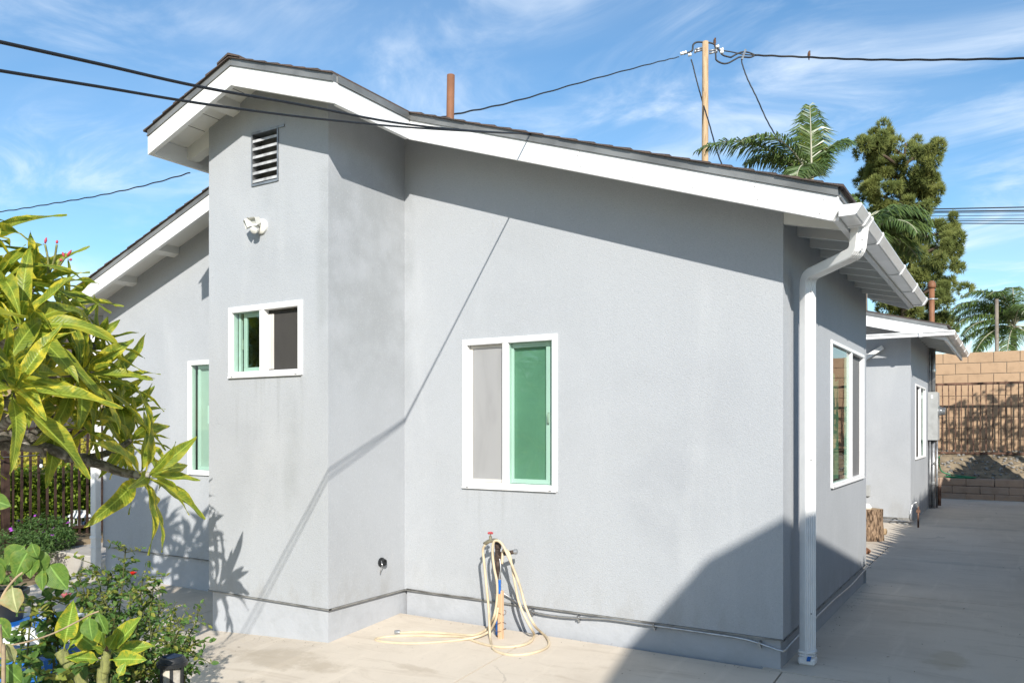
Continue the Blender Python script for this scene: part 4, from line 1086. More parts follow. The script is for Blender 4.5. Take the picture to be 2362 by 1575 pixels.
wire([pp(1594,138), pp(1598,150), pp(1604,175), pp(1612,205), pp(1622,240), PD(1637,290,26), PD(1654,350,25), PD(1670,392,24)], .022, 'cable drooping from left of the pole down behind the roof')
wire([pp(1711,138), pp(1712,148), pp(1724,182), pp(1745,225), pp(1770,280), PD(1800,330,25), PD(1850,400,22)], .022, 'cable drooping right of the pole towards the palm')
wire([PD(438,399,16), PD(330,429,17), PD(220,453,18), PD(120,470,19), PD(20,486,20), PD(-60,494,21)], .014, 'thin twisted wire sloping down left of the house roof')
labs = ['topmost', 'second highest', 'third highest', 'fourth highest', 'fifth highest', 'sixth highest', 'lowest']
for i, (ya, yb, r_) in enumerate(((486, 477, .028), (489, 485, .030), (491, 489, .016), (499, 496, .014), (507, 504, .014), (509, 509, .020), (512, 516, .024))):
    wire([PD(1960, ya, 40), PD(2150, (ya+yb)/2+1, 38), PD(2420, yb, 36)], r_, labs[i] + ' of the bundled lines passing behind the pine tree', False, 'wire', 'bundle of lines behind the pine')
for px, py, lab in ((1648.5, 101, 'small brown bird perched on the jumper wire atop the pole'), (1866, 131, 'small brown bird perched on the thick line right of the pole')):
    c0 = pp(px, py)
    t = thing('bird', lab, 'bird', c0)
    b = MB(); b.tube([c0+Vector((0,0,-.12)), c0+Vector((0,0,-.03)), c0+Vector((0,0,.04)), c0+Vector((0,0,.10)), c0+Vector((.01,0,.15)), c0+Vector((.02,0,.19))], [.012,.03,.05,.045,.036,.012], 10); b.build('body', M['bird'], t, True)
    b = MB(); b.tube([c0+Vector((.03,-.02,.155)), c0+Vector((.075,-.04,.15))], [.010,.002], 6); b.build('beak', M['black_plastic'], t, True)

# ---------------------------------------------------------------- back boundary: low block wall, bank, fence, tan wall
YRW = 20.9
rw = thing('retaining_wall', 'low retaining wall of rough brown blocks at the end of the patio', 'wall', (-.5, YRW, 0))
def block_mesh(nm, l, d, h, rough, ch, seed):
    import bmesh
    bm = bmesh.new(); bmesh.ops.create_cube(bm, size=1)
    for v in bm.verts: v.co = Vector((v.co.x*l, v.co.y*d, v.co.z*h))
    bmesh.ops.bevel(bm, geom=bm.edges[:], offset=ch, segments=1, affect='EDGES')
    rr_ = random.Random(seed)
    for v in bm.verts: v.co += Vector((rr_.uniform(-1,1), rr_.uniform(-1,1), rr_.uniform(-1,1)))*rough
    me = bpy.data.meshes.new(nm); bm.to_mesh(me); bm.free(); return me
pv = []
for i in range(4):
    me = block_mesh('block', .545, .28, .166, .006, .014, i); me.materials.append(M['paver']); pv.append(me)
for j in range(3):
    for i in range(12):
        o = link('block', pv[(i*3+j) % 4], rw); o.location = (-3.4 + .55*(i + .5*(j % 2)), YRW+.14+.03*j, .04+.168*j); o.rotation_euler = (0, 0, random.uniform(-.02, .02))
b = MB(); b.box((-3.7, YRW+.10, -.2), (3.6, YRW+.36, .44)); b.build('core', M['dark'], rw)
# earth bank
YFN, YBW = 22.2, 22.95
vs, fs = [], []; nx, ny = 60, 20
for j in range(ny+1):
    for i in range(nx+1):
        x = -6 + 12*i/nx; y = YRW+.26 + (23.2-YRW-.26)*j/ny
        z = .42 + .62*min(1, (y-YRW-.26)/(YFN-YRW-.1)) + random.uniform(-.022, .022)
        vs.append((x, y, z))
fs = [(j*(nx+1)+i, j*(nx+1)+i+1, (j+1)*(nx+1)+i+1, (j+1)*(nx+1)+i) for j in range(ny) for i in range(nx)]
b = MB(); b.add(vs, fs); tag(b.build('earth_bank', M['soil']), kind='structure')
pm = block_mesh('pebble', .05, .05, .035, .006, .012, 3); pebbles = MB()
vv = [v.co.copy() for v in pm.vertices]; ff = [tuple(p.vertices) for p in pm.polygons]
for k in range(420):
    x = random.uniform(-3, 2); y = random.uniform(YRW+.35, YFN+.3); s_ = random.uniform(.3, 1.3)
    z = .43 + .62*min(1, (y-YRW-.26)/(YFN-YRW-.1)); a = random.uniform(0, 6)
    pebbles.add([Vector((x + s_*(v.x*math.cos(a)-v.y*math.sin(a)), y + s_*(v.x*math.sin(a)+v.y*math.cos(a)), z + s_*v.z)) for v in vv], ff)
tag(pebbles.build('pebbles', M['stone']), 'scattered pebbles on the earth bank', 'pebbles', None, 'stuff')
bw = thing('block_wall', 'tall tan concrete block wall at the back boundary', 'wall', (-.5, YBW, .9))
bl, bh = .545, .268
bms = []
for i in range(3):
    me = block_mesh('block', bl-.012, .2, bh-.012, .0015, .006, 10+i); me.materials.append(M['block']); bms.append(me)
nrow = 11; ztopw = PY(2250, 812, YBW).z
for j in range(nrow):
    for i in range(13):
        o = link('block', bms[(i+2*j) % 3], bw); o.location = (-3.6 + bl*(i+.5*(j % 2)) + .17, YBW+.1, ztopw - bh*(j+.5)); o.rotation_euler = (0,0,random.uniform(-.003,.003))
b = MB(); b.box((-4, YBW+.014, .5), (3.6, YBW+.19, ztopw-.012)); b.build('mortar_core', M['mortar'], bw)
fn_ = thing('iron_fence', 'rusty iron bar fence on the earth bank before the tan wall', 'fence', (-.5, YFN, 1.0))
zf0, zf1 = PY(2260, 1043, YFN).z, PY(2260, 884, YFN).z
bar = MB(); bar.box((-.011, -.011, 0), (.011, .011, zf1-zf0)); me = bar.build('bar', M['iron_rust'], fn_); me.location = (-3.0, YFN, zf0)
for k in range(1, 40):
    o = me.copy(); C.objects.link(o); o.location = (-3.0+.128*k, YFN, zf0 + .0); o.rotation_euler = (0, random.uniform(-.015,.015), 0)
for zc, h_ in ((zf1, .05), (zf0-.02, .045)):
    b = MB(); b.box((-3.2, YFN-.016, zc-h_/2), (2.3, YFN+.016, zc+h_/2)); b.build('rail', M['iron_rust'], fn_)
# green hose on the low wall
q = Vector((-1.05, YRW+.2, .47))
pts = [q + Vector((.26*math.cos(a)*(1+.1*k), .10*math.sin(a), .01*k)) for k in range(3) for a in np.linspace(0, 5.9, 10)] 
pts += [q+Vector((-.3,-.1,.1)), q+Vector((-.4,-.3,.3)), q+Vector((-.36,-.8,.5)), q+Vector((-.32,-1.6,.5))]
b = MB(); b.tube(spline(pts, 4), .013, 6); tag(b.build('green_hose', M['hose_green'], None, True), 'coiled green hose lying on top of the low retaining wall', 'hose')

# ---------------------------------------------------------------- trees behind
def frond(length, elev, az, droop, nl=46, lw=.034, ll=.62, seed=0, twist=0., curl=.5):
    """returns rachis points and a leaflet mesh builder, growing from the origin"""
    rr_ = random.Random(seed)
    pts = []; p = Vector((0,0,0)); e = elev; n = 22
    hd = Vector((math.cos(az), math.sin(az), 0))
    for i in range(n+1):
        pts.append(p.copy())
        t = i/n; e = elev - droop*(t**1.4)
        p = p + (hd*math.cos(e) + UP*math.sin(e))*(length/n)
    L = MB()
    side = Vector((-hd.y, hd.x, 0))
    for i in range(nl):
        t = .10 + .90*i/nl; k = t*n; i0 = min(int(k), n-1)
        c0 = pts[i0].lerp(pts[i0+1], k-i0); tg = (pts[i0+1]-pts[i0]).normalized()
        nrm = side.cross(tg).normalized()
        prof = math.sin(math.pi*min(1, .16+.80*t))**.7
        for s in (-1, 1):
            l_ = ll*prof*rr_.uniform(.8, 1.1)
            lift = rr_.uniform(-.15, .55)
            d = (side*s*rr_.uniform(.75, 1.0) + tg*rr_.uniform(.35, .75) + nrm*lift*.6).normalized()
            a0 = c0; a1 = c0 + d*l_*.5; d2 = (d + Vector((0,0,-curl*rr_.uniform(.7, 1.5)))).normalized(); a2 = a1 + d2*l_*.5
            wv = (tg*.8 + nrm*rr_.uniform(-.8, .8)).normalized()*lw/2
            L.add([a0-wv*.6, a0+wv*.6, a1+wv, a1-wv, a2], [(0,1,2,3), (3,2,4)])
    return pts, L
def palm(name, label, c, base_z, fr, trunk_r=.14, ymat=()):
    t = thing(name, label, 'palm', (c.x, c.y, base_z), 'palm trees')
    zs = np.linspace(base_z, c.z, 16)
    b = MB(); b.tube([(c.x, c.y, z) for z in zs], [trunk_r*(1.15-.25*i/15+.03*(i % 2)) for i in range(16)], 12); b.build('trunk', M['palm_trunk'], t, True)
    for i, (ln, el, az, dr) in enumerate(fr):
        pts, L = frond(ln, R(el), R(az), R(dr), 110, .032, .66*min(1, ln/2.4+.25), 100+i, 0, .9)
        T = c
        L.v = [tuple(Vector(v)+T) for v in L.v]
        o = L.build('frond', M['palm_yellow'] if i in ymat else M['palm'], t)
        r_ = MB(); n_ = len(pts); r_.tube([p+T for p in pts], [.030*(1-.85*k/n_) for k in range(n_)], 6); r_.build('rachis', M['rachis'], o, True)
    return t
YAW = math.degrees(math.atan2(CA, -SA)) - 90      # image-right direction in world degrees
def az(a): return a + math.degrees(math.atan2(SA, CA))    # a: 0 = image right, 90 = away
c1 = PD(1872, 425, 18)
palm('queen_palm', 'queen palm with one upright yellowing frond rising behind the roof', c1, -.3,
     [(1.85, 88, az(80), 12), (2.9, 48, az(178), 80), (2.3, 62, az(200), 105), (1.7, 78, az(20), 90), (1.9, 70, az(70), 70), (1.8, 60, az(150), 90), (1.9, 20, az(240), 80), (1.5, 84, az(80), 20)], .13, (7,))
c2 = PD(1985, 560, 17)
palm('queen_palm', 'queen palm whose fronds arch over the eave before the pine', c2, -.3,
     [(1.9, 62, az(5), 130), (1.9, 72, az(20), 140), (1.7, 45, az(350), 120), (1.9, 70, az(180), 120), (1.7, 80, az(100), 60), (1.5, 40, az(300), 110), (1.6, 25, az(15), 90), (1.8, 55, az(40), 120), (1.8, 66, az(345), 140), (1.5, 12, az(260), 70), (1.7, 76, az(30), 140)], .14)
c3 = PD(2338, 752, 28)
palm('queen_palm', 'queen palm rising over the tan block wall at right', c3, -.3,
     [(2.6, 55, az(178), 110), (2.5, 75, az(185), 120), (2.3, 35, az(175), 100), (2.4, 80, az(60), 90), (2.4, 62, az(10), 100), (2.2, 20, az(190), 80), (2.4, 50, az(120), 100), (2.2, 45, az(250), 100), (2.2, 5, az(170), 75), (2.4, 65, az(330), 110), (2.4, 40, az(20), 90), (2.3, 70, az(215), 110), (2.1, -5, az(200), 60), (2.1, -5, az(340), 60), (1.9, -20, az(230), 60), (1.9, -25, az(290), 55), (1.9, -15, az(180), 65), (2.4, 58, az(165), 120)], .10)
b = MB(); q = PD(2300, 800, 26); b.tube([(q.x, q.y, -.3), PD(2299, 690, 26)], .055, 8); lpole = b.build('light_pole', M['palm_trunk'], None, True)
tag(lpole, 'grey street light pole standing before the right palm', 'pole')

# pine tree
pine = thing('pine_tree', 'tall olive green pine tree with rounded clumps right of the roof', 'pine tree', PD(2085, 985, 32) - Vector((0,0,1.9)))
DPN = 32.0
tb = PD(2088, 985, DPN)
b = MB(); zs = np.linspace(-.3, PD(2050, 330, DPN).z, 14); b.tube([(tb.x + .15*math.sin(z*.5), tb.y, z) for z in zs], [.32*(1-.88*i/13) for i in range(14)], 10); b.build('trunk', M['pine_bark'], pine, True)
lobes = [(2045,335,34,40),(2015,345,32,36),(2002,395,34,34),(2045,390,44,40),(2125,355,30,40),(2140,395,34,40),(2110,410,40,40),(2145,440,30,26),(2070,440,50,34),(2010,440,40,28),(2120,465,46,32),(2040,480,40,30),
         (2090,530,44,34),(2185,535,36,36),(2160,565,50,38),(2195,560,24,34),(2110,590,60,40),(2060,560,36,40),(2150,612,40,34),(2070,640,50,44),(2120,660,64,40),(2180,655,20,42),(2140,700,54,34),(2080,705,60,44),(2160,740,40,30),(2090,760,70,40),(2030,600,40,50),(2030,680,40,50)]
V, Fc = [], []
pr = random.Random(5)
limbs = MB()
for (lx, ly, rx, ry) in lobes:
    cd = DPN + pr.uniform(-1.2, 1.2); c0 = PD(lx, ly, cd); sx = rx/FPX*cd*.97; sz = ry/FPX*cd*1.0; sy = (sx+sz)/2
    limbs.tube([Vector((tb.x, tb.y, c0.z-.6)), c0.lerp(Vector((tb.x, tb.y, c0.z-.5)), .4), c0], [.08, .06, .02], 6)
    # sub-lobes
    subs = [(c0 + Vector((pr.gauss(0,.55)*sx, pr.gauss(0,.55)*sy, pr.gauss(0,.5)*sz)), pr.uniform(.22,.44)) for _ in range(10)]
    for (sc, sr) in subs:
        for _ in range(60):
            d = Vector((pr.gauss(0,1), pr.gauss(0,1), pr.gauss(0,1)+.3)).normalized()
            p = sc + Vector((d.x*sx*sr, d.y*sy*sr, d.z*sz*sr))*pr.uniform(.65, 1.05)
            for _ in range(9):
                e = (d*.7 + Vector((pr.gauss(0,.5), pr.gauss(0,.5), pr.gauss(0,.5)+.35))).normalized()*pr.uniform(.12, .24)
                w = e.orthogonal().normalized()*.017
                o = len(V); V += [tuple(p-w), tuple(p+w), tuple(p+e)]; Fc.append((o, o+1, o+2))
limbs.build('limbs', M['pine_bark'], pine, True)
b = MB(); b.v = V; b.f = Fc; cr = b.build('crown', M['pine'], pine)

# ---------------------------------------------------------------- plumeria
def leaf_mesh(nm, mat, wid=.25, droop=.5, fold=.25, twist=0., seed=0, nl=12, nw=6, stalk=.12, tip=.55, wave=.02, blunt=.62):
    """blade along +x, unit length, z up"""
    rr_ = random.Random(seed)
    vs, uvs, fs = [], [], []
    x, z, ang = 0., 0., .0
    ph = rr_.uniform(0, 6)
    spine = []
    for i in range(nl+1):
        t = i/nl
        spine.append((x, z, ang)); ang = -droop*(t**1.3)
        x += math.cos(ang)/nl; z += math.sin(ang)/nl
    for i in range(nl+1):
        t = i/nl
        if t < stalk: hw = .014
        else:
            q = (t-stalk)/(1-stalk); hw = wid/2*(math.sin(math.pi*min(1, q**blunt*1.0))**.85) + .004
            hw = max(hw, .012*(1-q))
        X, Z, A = spine[i]
        for j in range(nw+1):
            u = j/nw*2-1
            tw = twist*t
            yv = u*hw*math.cos(fold*abs(u)); up_ = abs(u)*hw*math.sin(fold) + wave*math.sin(t*13+ph+ (1.5 if u > 0 else 0))*abs(u)**2
            y2, u2 = yv*math.cos(tw)-up_*math.sin(tw), yv*math.sin(tw)+up_*math.cos(tw)
            vs.append((X - math.sin(A)*u2, y2, Z + math.cos(A)*u2)); uvs.append((j/nw, t))
    for i in range(nl):
        for j in range(nw):
            a = i*(nw+1)+j; fs.append((a, a+nw+1, a+nw+2, a+1))
    me = bpy.data.meshes.new(nm); me.from_pydata(vs, [], fs)
    uvl = me.uv_layers.new(name='UVMap')
    for lp_ in me.loops: uvl.data[lp_.index].uv = uvs[lp_.vertex_index]
    me.polygons.foreach_set('use_smooth', [True]*len(me.polygons)); me.materials.append(mat)
    return me
PL = [leaf_mesh('leaf', M['plumeria_leaf'], w_, d_, f_, t_, i) for i, (w_, d_, f_, t_) in enumerate(((.215,.75,.35,.3),(.20,1.2,.3,-.4),(.225,.45,.45,.2),(.19,1.5,.25,.5),(.22,.95,.2,-.3),(.21,.25,.5,0),(.20,.6,.3,-.6)))]
def place_leaf(me, parent, pos, direc, upv, L, wscale=1.0, name='leaf'):
    x = Vector(direc).normalized(); z = Vector(upv); z = (z - x*z.dot(x))
    z = z.normalized() if z.length > 1e-4 else x.orthogonal().normalized()
    y_ = z.cross(x)
    Mx = Matrix(((x.x*L, y_.x*L*wscale, z.x*L, pos[0]), (x.y*L, y_.y*L*wscale, z.y*L, pos[1]), (x.z*L, y_.z*L*wscale, z.z*L, pos[2]), (0,0,0,1)))
    o = bpy.data.objects.new(name, me); C.objects.link(o); o.parent = parent
    if parent.type == 'EMPTY': o.matrix_parent_inverse = Matrix.Translation(-parent.location)
    o.matrix_basis = Mx; return o
def img(v): return RIGHT*v[0] + UP*v[1] - FWD*v[2]          # image-space direction: right, up, towards camera
PS = 1.32                                  # the tree stands 4 to 5.5 m away
tbase = PD(-330, 985, 3.9*PS); tbase.z = -.3
def PB(px, py, d): return PD(px, py, d*PS)
plum = thing('plumeria_tree', 'large plumeria tree with long yellow green leaves at left', 'tree', tbase)
whorls = [ # px, py, depth, axis(right,up,toward), n, length
 (72,655,3.55,(.45,.85,.15),20,.33), (-15,640,3.3,(0,.9,.3),17,.34), (200,862,3.70,(.95,.25,.1),21,.33), (350,1098,3.85,(.95,.10,.1),16,.33),
 (308,1012,4.05,(.8,.5,0),15,.28), (45,745,3.25,(.35,.45,.7),15,.35), (222,790,3.95,(.7,.6,-.2),15,.29), (10,850,3.05,(.6,.5,.5),12,.33),
 (40,890,3.0,(.75,.55,.35),11,.32), (130,790,3.75,(.5,.6,.4),15,.32), (-40,540,3.5,(.35,.9,0),15,.34), (150,925,3.8,(.7,.4,.2),13,.29),
 (255,935,4.15,(.8,.2,0),14,.29), (100,870,4.1,(.4,.5,-.3),14,.30), (10,770,4.0,(.2,.8,-.3),14,.32), (195,965,4.2,(.6,.7,-.2),10,.26), (262,872,4.1,(.95,.2,0),14,.31), (150,700,3.9,(.7,.6,0),13,.31), (300,950,4.3,(.9,.3,-.1),12,.29)]
pr = random.Random(21)
nleaf = 0
for wi, (px, py, d, ax, n_, L0) in enumerate(whorls):
    d *= PS; L0 *= 1.12*PS; c0 = PD(px, py, d); A = img(ax).normalized()
    u = A.orthogonal().normalized(); v = A.cross(u)
    for k in range(n_):
        f = k/(n_-1)                          # 0 young centre, 1 old outer
        th = k*2.39996 + wi
        open_ = R(16 + 84*f**.8 + pr.uniform(-12, 12))
        rad = u*math.cos(th) + v*math.sin(th)
        dr = A*math.cos(open_) + rad*math.sin(open_)
        dr = dr + Vector((0,0,-.02*f))
        L = L0*(.55 + .50*min(1, f*2.2))*pr.uniform(.85, 1.15)
        upv = A - rad*.15 + UP*.5
        pos = c0 - A*(.10*f) + rad*.012
        me = PL[pr.choice((5,2,6) if f < .3 else (0,1,2,3,4,6))]
        place_leaf(me, plum, pos, dr, upv, L, pr.uniform(.85, 1.15)); nleaf += 1
# branches
def br(pts, r0, r1, nm='branch', mat='bark'):
    r0 *= PS*.62; r1 *= PS*.70; sp = spline(pts, 6); n_ = len(sp)
    b = MB(); b.tube(sp, [(r0 + (r1-r0)*i/(n_-1))*(1+.06*math.sin(i*2.1)) for i in range(n_)], 10); return b.build(nm, M[mat], plum, True)
br([tbase, tbase+Vector((.05,.05,.5)), PB(-200, 1050, 3.75), PB(-60, 1020, 3.65)], .12, .06, 'trunk')
br([PB(-60,1020,3.65), PB(20,1026,3.65), PB(100,1032,3.70), PB(170,1055,3.75), PB(235,1072,3.8), PB(285,1090,3.83), PB(345,1097,3.85)], .048, .026)
br([PB(150,1058,3.74), PB(220,1052,3.85), PB(270,1035,3.95), PB(300,1016,4.03)], .03, .020)
br([PB(-60,1030,3.65), PB(0,950,3.6), PB(60,900,3.65), PB(120,868,3.68), PB(192,862,3.70)], .05, .026)
br([PB(-60,1030,3.65), PB(-40,900,3.6), PB(0,790,3.6), PB(50,710,3.56), PB(70,665,3.55)], .05, .025)
br([PB(-40,900,3.6), PB(-40,760,3.4), PB(-16,655,3.3)], .04, .024)
br([PB(-40,880,3.6), PB(-70,700,3.5), PB(-76,560,3.5)], .04, .024)
br([PB(60,900,3.65), PB(100,840,3.72), PB(128,800,3.75)], .03, .022)
br([PB(120,868,3.68), PB(180,830,3.85), PB(218,798,3.95)], .03, .022)
br([PB(-40,930,3.55), PB(0,800,3.4), PB(40,755,3.27)], .03, .022)
br([PB(-60,1020,3.6), PB(-20,930,3.3), PB(8,885,3.07)], .03, .022)
br([PB(-60,1030,3.6), PB(0,985,3.3), PB(36,958,3.02)], .03, .022)
br([PB(20,1042,3.65), PB(90,990,3.75), PB(146,950,3.8)], .03, .022)
br([PB(100,1046,3.7), PB(190,985,4.0), PB(250,940,4.14)], .03, .02)
br([PB(-60,1035,3.65), PB(10,1005,3.6), PB(90,1015,3.75), PB(170,1003,4.15)], .035, .022)
br([PB(0,950,3.6), PB(60,915,3.9), PB(97,876,4.08)], .03, .02)
br([PB(-40,900,3.6), PB(-20,830,3.9), PB(8,780,3.99)], .03, .02)
br([PB(192,862,3.70), PB(230,866,3.9), PB(258,872,4.08)], .028, .02)
br([PB(70,720,3.6), PB(110,715,3.75), PB(146,703,3.88)], .028, .02)
br([PB(250,940,4.14), PB(280,945,4.2), PB(297,950,4.28)], .024, .02)
# the rest of the crown, left of the frame, whose shade covers the corner by the left wall
offc = MB(); pr2 = random.Random(77)
lv = [(v.co.copy()) for v in PL[0].vertices]; lf_ = [tuple(p.vertices) for p in PL[0].polygons]
lv = [lv[i*7+j] for i in range(0, 13, 2) for j in (0, 3, 6)]; lf_ = [(i*3+j, i*3+j+3, i*3+j+4, i*3+j+1) for i in range(6) for j in range(2)]
offp = [PD(px, py, d) for (px, py, d) in ((-120,640,5.2),(-190,720,5.6),(-150,780,6.0),(-250,660,5.2),(-220,820,5.4),(-300,760,4.9),(-120,860,5.7),(-200,920,5.2),(-320,900,4.8),(-260,980,5.1),(-140,980,4.9),(-380,800,4.8),(-100,720,6.3),(-170,600,5.9),(-60,700,6.5),(-280,860,5.8),(-330,680,5.3))]
def pxof(p): return CX + FPX*(p.dot(RIGHT)/p.dot(FWD))
while len(offp) < 60:
    if len(offp) % 2: q = Vector((pr2.uniform(-9.3, -7.3), YL, pr2.uniform(.05, .85)))
    else: q = Vector((pr2.uniform(-9.8, -6.4), pr2.uniform(3.7, 5.5), -.1))
    q = q + SUN*pr2.uniform(2.6, 5.0)
    if pxof(q) < -130 and q.z > .9: offp.append(q)
for c0 in offp:
    A = Vector((pr2.gauss(0,.4), pr2.gauss(0,.4), 1)).normalized(); u = A.orthogonal().normalized(); v = A.cross(u)
    for k in range(18):
        th = k*2.4; op = R(20+90*k/17); rad = u*math.cos(th)+v*math.sin(th); x_ = (A*math.cos(op)+rad*math.sin(op)).normalized(); z_ = (A - x_*A.dot(x_)).normalized() if k else u; y_ = z_.cross(x_); L = pr2.uniform(.36,.5)
        offc.add([c0 + (x_*q.x + y_*q.y + z_*q.z)*L for q in lv], lf_)
me_o = offc.build('crown', M['plumeria_leaf'], plum); me_o['kind'] = 'stuff'
br([PD(-260,985,3.9), PD(-220,900,4.1), PD(-150,780,4.5)], .05, .03)
# flower buds
for (px, py, dx, dy) in ((104, 562, 3, -14), (131, 562, 1, -8), (155, 591, 10, -14), (148, 592, -4, -10), (138, 598, 6, 4), (160,600,6,-2)):
    a_ = PB(px, py, 3.5); e = PB(px+dx, py+dy, 3.5)
    b = MB(); b.tube([a_, a_.lerp(e, .5), e], [.004, .008, .003], 8); b.build('flower_bud', M['bud_pink'], plum, True)
b = MB(); 
for (px, py) in ((104, 564), (131, 564), (150, 594), (140, 600)): b.tube(spline([PB(110, 640, 3.53), PB((110+px)/2+4, (640+py)/2, 3.51), PB(px, py, 3.5)], 4), .006, 6)
b.build('flower_stalk', M['green_stem'], plum, True)

# ---------------------------------------------------------------- foreground bed, lower left
def leaf_cloud(points, size, mat, name, parent, seed=0, aspect=.55, upbias=.4, smooth=False):
    rr_ = random.Random(seed); b = MB(); V, Fc = [], []
    for p in points:
        s = size*rr_.uniform(.6, 1.25)
        d = Vector((rr_.gauss(0,1), rr_.gauss(0,1), rr_.gauss(0,.7))).normalized()
        nrm = Vector((rr_.gauss(0,.7), rr_.gauss(0,.7), upbias+rr_.random())).normalized()
        w = nrm.cross(d); w = w.normalized() if w.length > 1e-3 else d.orthogonal().normalized()
        nn = d.cross(w)
        o = len(V); p = Vector(p)
        k = aspect*s/2
        V += [tuple(p), tuple(p+d*s*.35+w*k+nn*k*.35), tuple(p+d*s*.5), tuple(p+d*s*.35-w*k+nn*k*.35), tuple(p+d*s*.75+w*k*.75+nn*k*.2-nn*.0), tuple(p+d*s-nn*s*.08), tuple(p+d*s*.75-w*k*.75+nn*k*.2)]
        Fc += [(o,o+2,o+1),(o,o+3,o+2),(o+1,o+2,o+5,o+4),(o+2,o+3,o+6,o+5)]
    b.v = V; b.f = Fc
    return b.build(name, M[mat], parent)
def rose(name, label, stems, grp=None, seed=0, leafsize=.042, ymats=(), dens=1.0):
    rr_ = random.Random(seed)
    b0 = stems[0][0]
    t = thing(name, label, 'bush', b0, grp)
    stem = MB(); P, Pn = [], []
    for pts in stems:
        sp = spline(pts, 6); n_ = len(sp); stem.tube(sp, [.007*(1-.6*i/n_) for i in range(n_)], 6)
        for i, p in enumerate(sp):
            f = i/n_
            if f < .25: continue
            for _ in range(int(2*dens)):
                d = Vector((rr_.gauss(0,1), rr_.gauss(0,1), rr_.gauss(.2,.7))).normalized(); ln = rr_.uniform(.03, .13)
                e = p + d*ln; stem.tube([p, e], [.0025, .0012], 4, False)
                w = d.cross(UP).normalized() if abs(d.z) < .98 else Vector((1,0,0))
                for s in range(3):
                    for q in (-1, 1):
                        (Pn if f > .82 and rr_.random() < .7 else P).append(e - d*.03*s + w*q*.012)
                P.append(e)
    stem.build('stems', M['rose_stem'], t, True)
    leaf_cloud(P, leafsize, 'rose_leaf', 'foliage', t, seed+1)['kind'] = 'stuff'
    if Pn: leaf_cloud(Pn, leafsize*.8, 'rose_young', 'young_foliage', t, seed+2)['kind'] = 'stuff'
    return t
def gd(px, d): p = PD(px, 985, d); return Vector((p.x, p.y, gz(p.x, p.y)-.02))
rs = random.Random(3)
def stemto(px0, d0, px1, py1, d1):
    a = gd(px0, d0); e = PD(px1, py1, d1)
    m1 = a.lerp(e, .35) + Vector((rs.uniform(-.06,.06), rs.uniform(-.06,.06), .06)); m2 = a.lerp(e, .7) + Vector((rs.uniform(-.06,.06), rs.uniform(-.06,.06), .06))
    return [a, m1, m2, e]
S1 = [stemto(250, 4.5, *q) for q in ((290,1262,4.6),(180,1318,4.5),(215,1300,4.4),(255,1320,4.6),(330,1330,4.5),(355,1345,4.5),(300,1370,4.4),(240,1380,4.3),(370,1390,4.5),(205,1370,4.4),(280,1310,4.7),(330,1410,4.3),(170,1350,4.4))]
rb = rose('rose_bush', 'tall rose bush with a red bloom at the lower left', S1, 'rose bushes at lower left', 31, .038)
S2 = [stemto(335, 3.9, *q) for q in ((455,1430,3.9),(440,1470,3.8),(400,1450,3.9),(380,1480,3.7),(430,1500,3.7),(350,1460,3.8),(395,1420,4.0),(330,1500,3.6),(420,1440,3.7))]
rose('rose_bush', 'low straggly rose bush with reddish tips beside the path light', S2, 'rose bushes at lower left', 41, .034)
S3 = [stemto(100, 3.1, *q) for q in ((75,1385,3.1),(115,1380,3.1),(130,1440,3.1),(140,1550,2.9),(20,1540,2.9))]
rose('rose_bush', 'dark leafy rose bush growing in front of the blue box', S3, 'rose bushes at lower left', 51, .052)
S4 = [stemto(240, 3.7, *q) for q in ((180,1490,3.7),(290,1480,3.7),(320,1530,3.6),(260,1530,3.6),(200,1540,3.5),(340,1550,3.6),(300,1550,3.5),(260,1450,3.8))]
rose('rose_bush', 'low bright green shrub around the young plumeria stems', S4, 'rose bushes at lower left', 61, .038)
def bloom(c, mat, r_, label, spread=1.0, n=12):
    t = thing('rose_flower', label, 'flower', c)
    me = leaf_mesh('petal', M[mat], .95, -.8, .9, 0, 3, 6, 4, .02, .5, .0, .8)
    for k in range(n):
        f = k/n; a = k*2.4; tilt = R(75 - 60*f*spread)
        d = Vector((math.cos(a)*math.cos(tilt), math.sin(a)*math.cos(tilt), math.sin(tilt)))
        place_leaf(me, t, c + d*.002, d, UP + d*.2, r_*(.7+.4*f), 1.0, 'petal')
    return t
bloom(PD(306, 1326, 4.5), 'petal_red', .026, 'small red rose bloom on the tall rose bush')
bloom(PD(152, 1381, 4.2), 'petal_pink', .045, 'faded pink rose bloom left of the tall rose bush', 1.4, 6)

# young plumeria plant with two stems
yb = gd(215, 2.9)
yp = thing('young_plumeria', 'young plumeria with two thick stems and yellow edged leaves', 'plant', yb)
YM = [leaf_mesh('leaf', M['plumeria_leaf_young'], w_, d_, f_, t_, 60+i, stalk=.24) for i, (w_, d_, f_, t_) in enumerate(((.42,.15,.45,.1),(.38,.3,.3,-.2),(.36,.5,.3,.2)))]
b = MB(); sp = spline([gd(235, 2.95), PD(190, 1585, 2.95), PD(166, 1540, 2.95), PD(148, 1515, 2.95), PD(138, 1500, 2.95)], 6); b.tube(sp, [.024-.004*i/len(sp)+.0012*math.sin(i*2) for i in range(len(sp))], 12); b.build('stem', M['green_stem'], yp, True)
b = MB(); sp = spline([gd(238, 3.0), PD(236, 1590, 3.0), PD(241, 1550, 3.0), PD(244, 1518, 3.0), PD(247, 1500, 3.0)], 6); b.tube(sp, [.021-.006*i/len(sp)+.001*math.sin(i*2) for i in range(len(sp))], 12); b.build('stem', M['green_stem'], yp, True)
b = MB(); sp = spline([PD(246, 1502, 3.0), PD(247, 1495, 3.0), PD(250, 1484, 3.0)], 4); b.tube(sp, [.010,.009,.008,.008,.007,.006,.005,.003,.001][:len(sp)], 8); b.build('growing_tip', M['iron_rust'], yp, True)
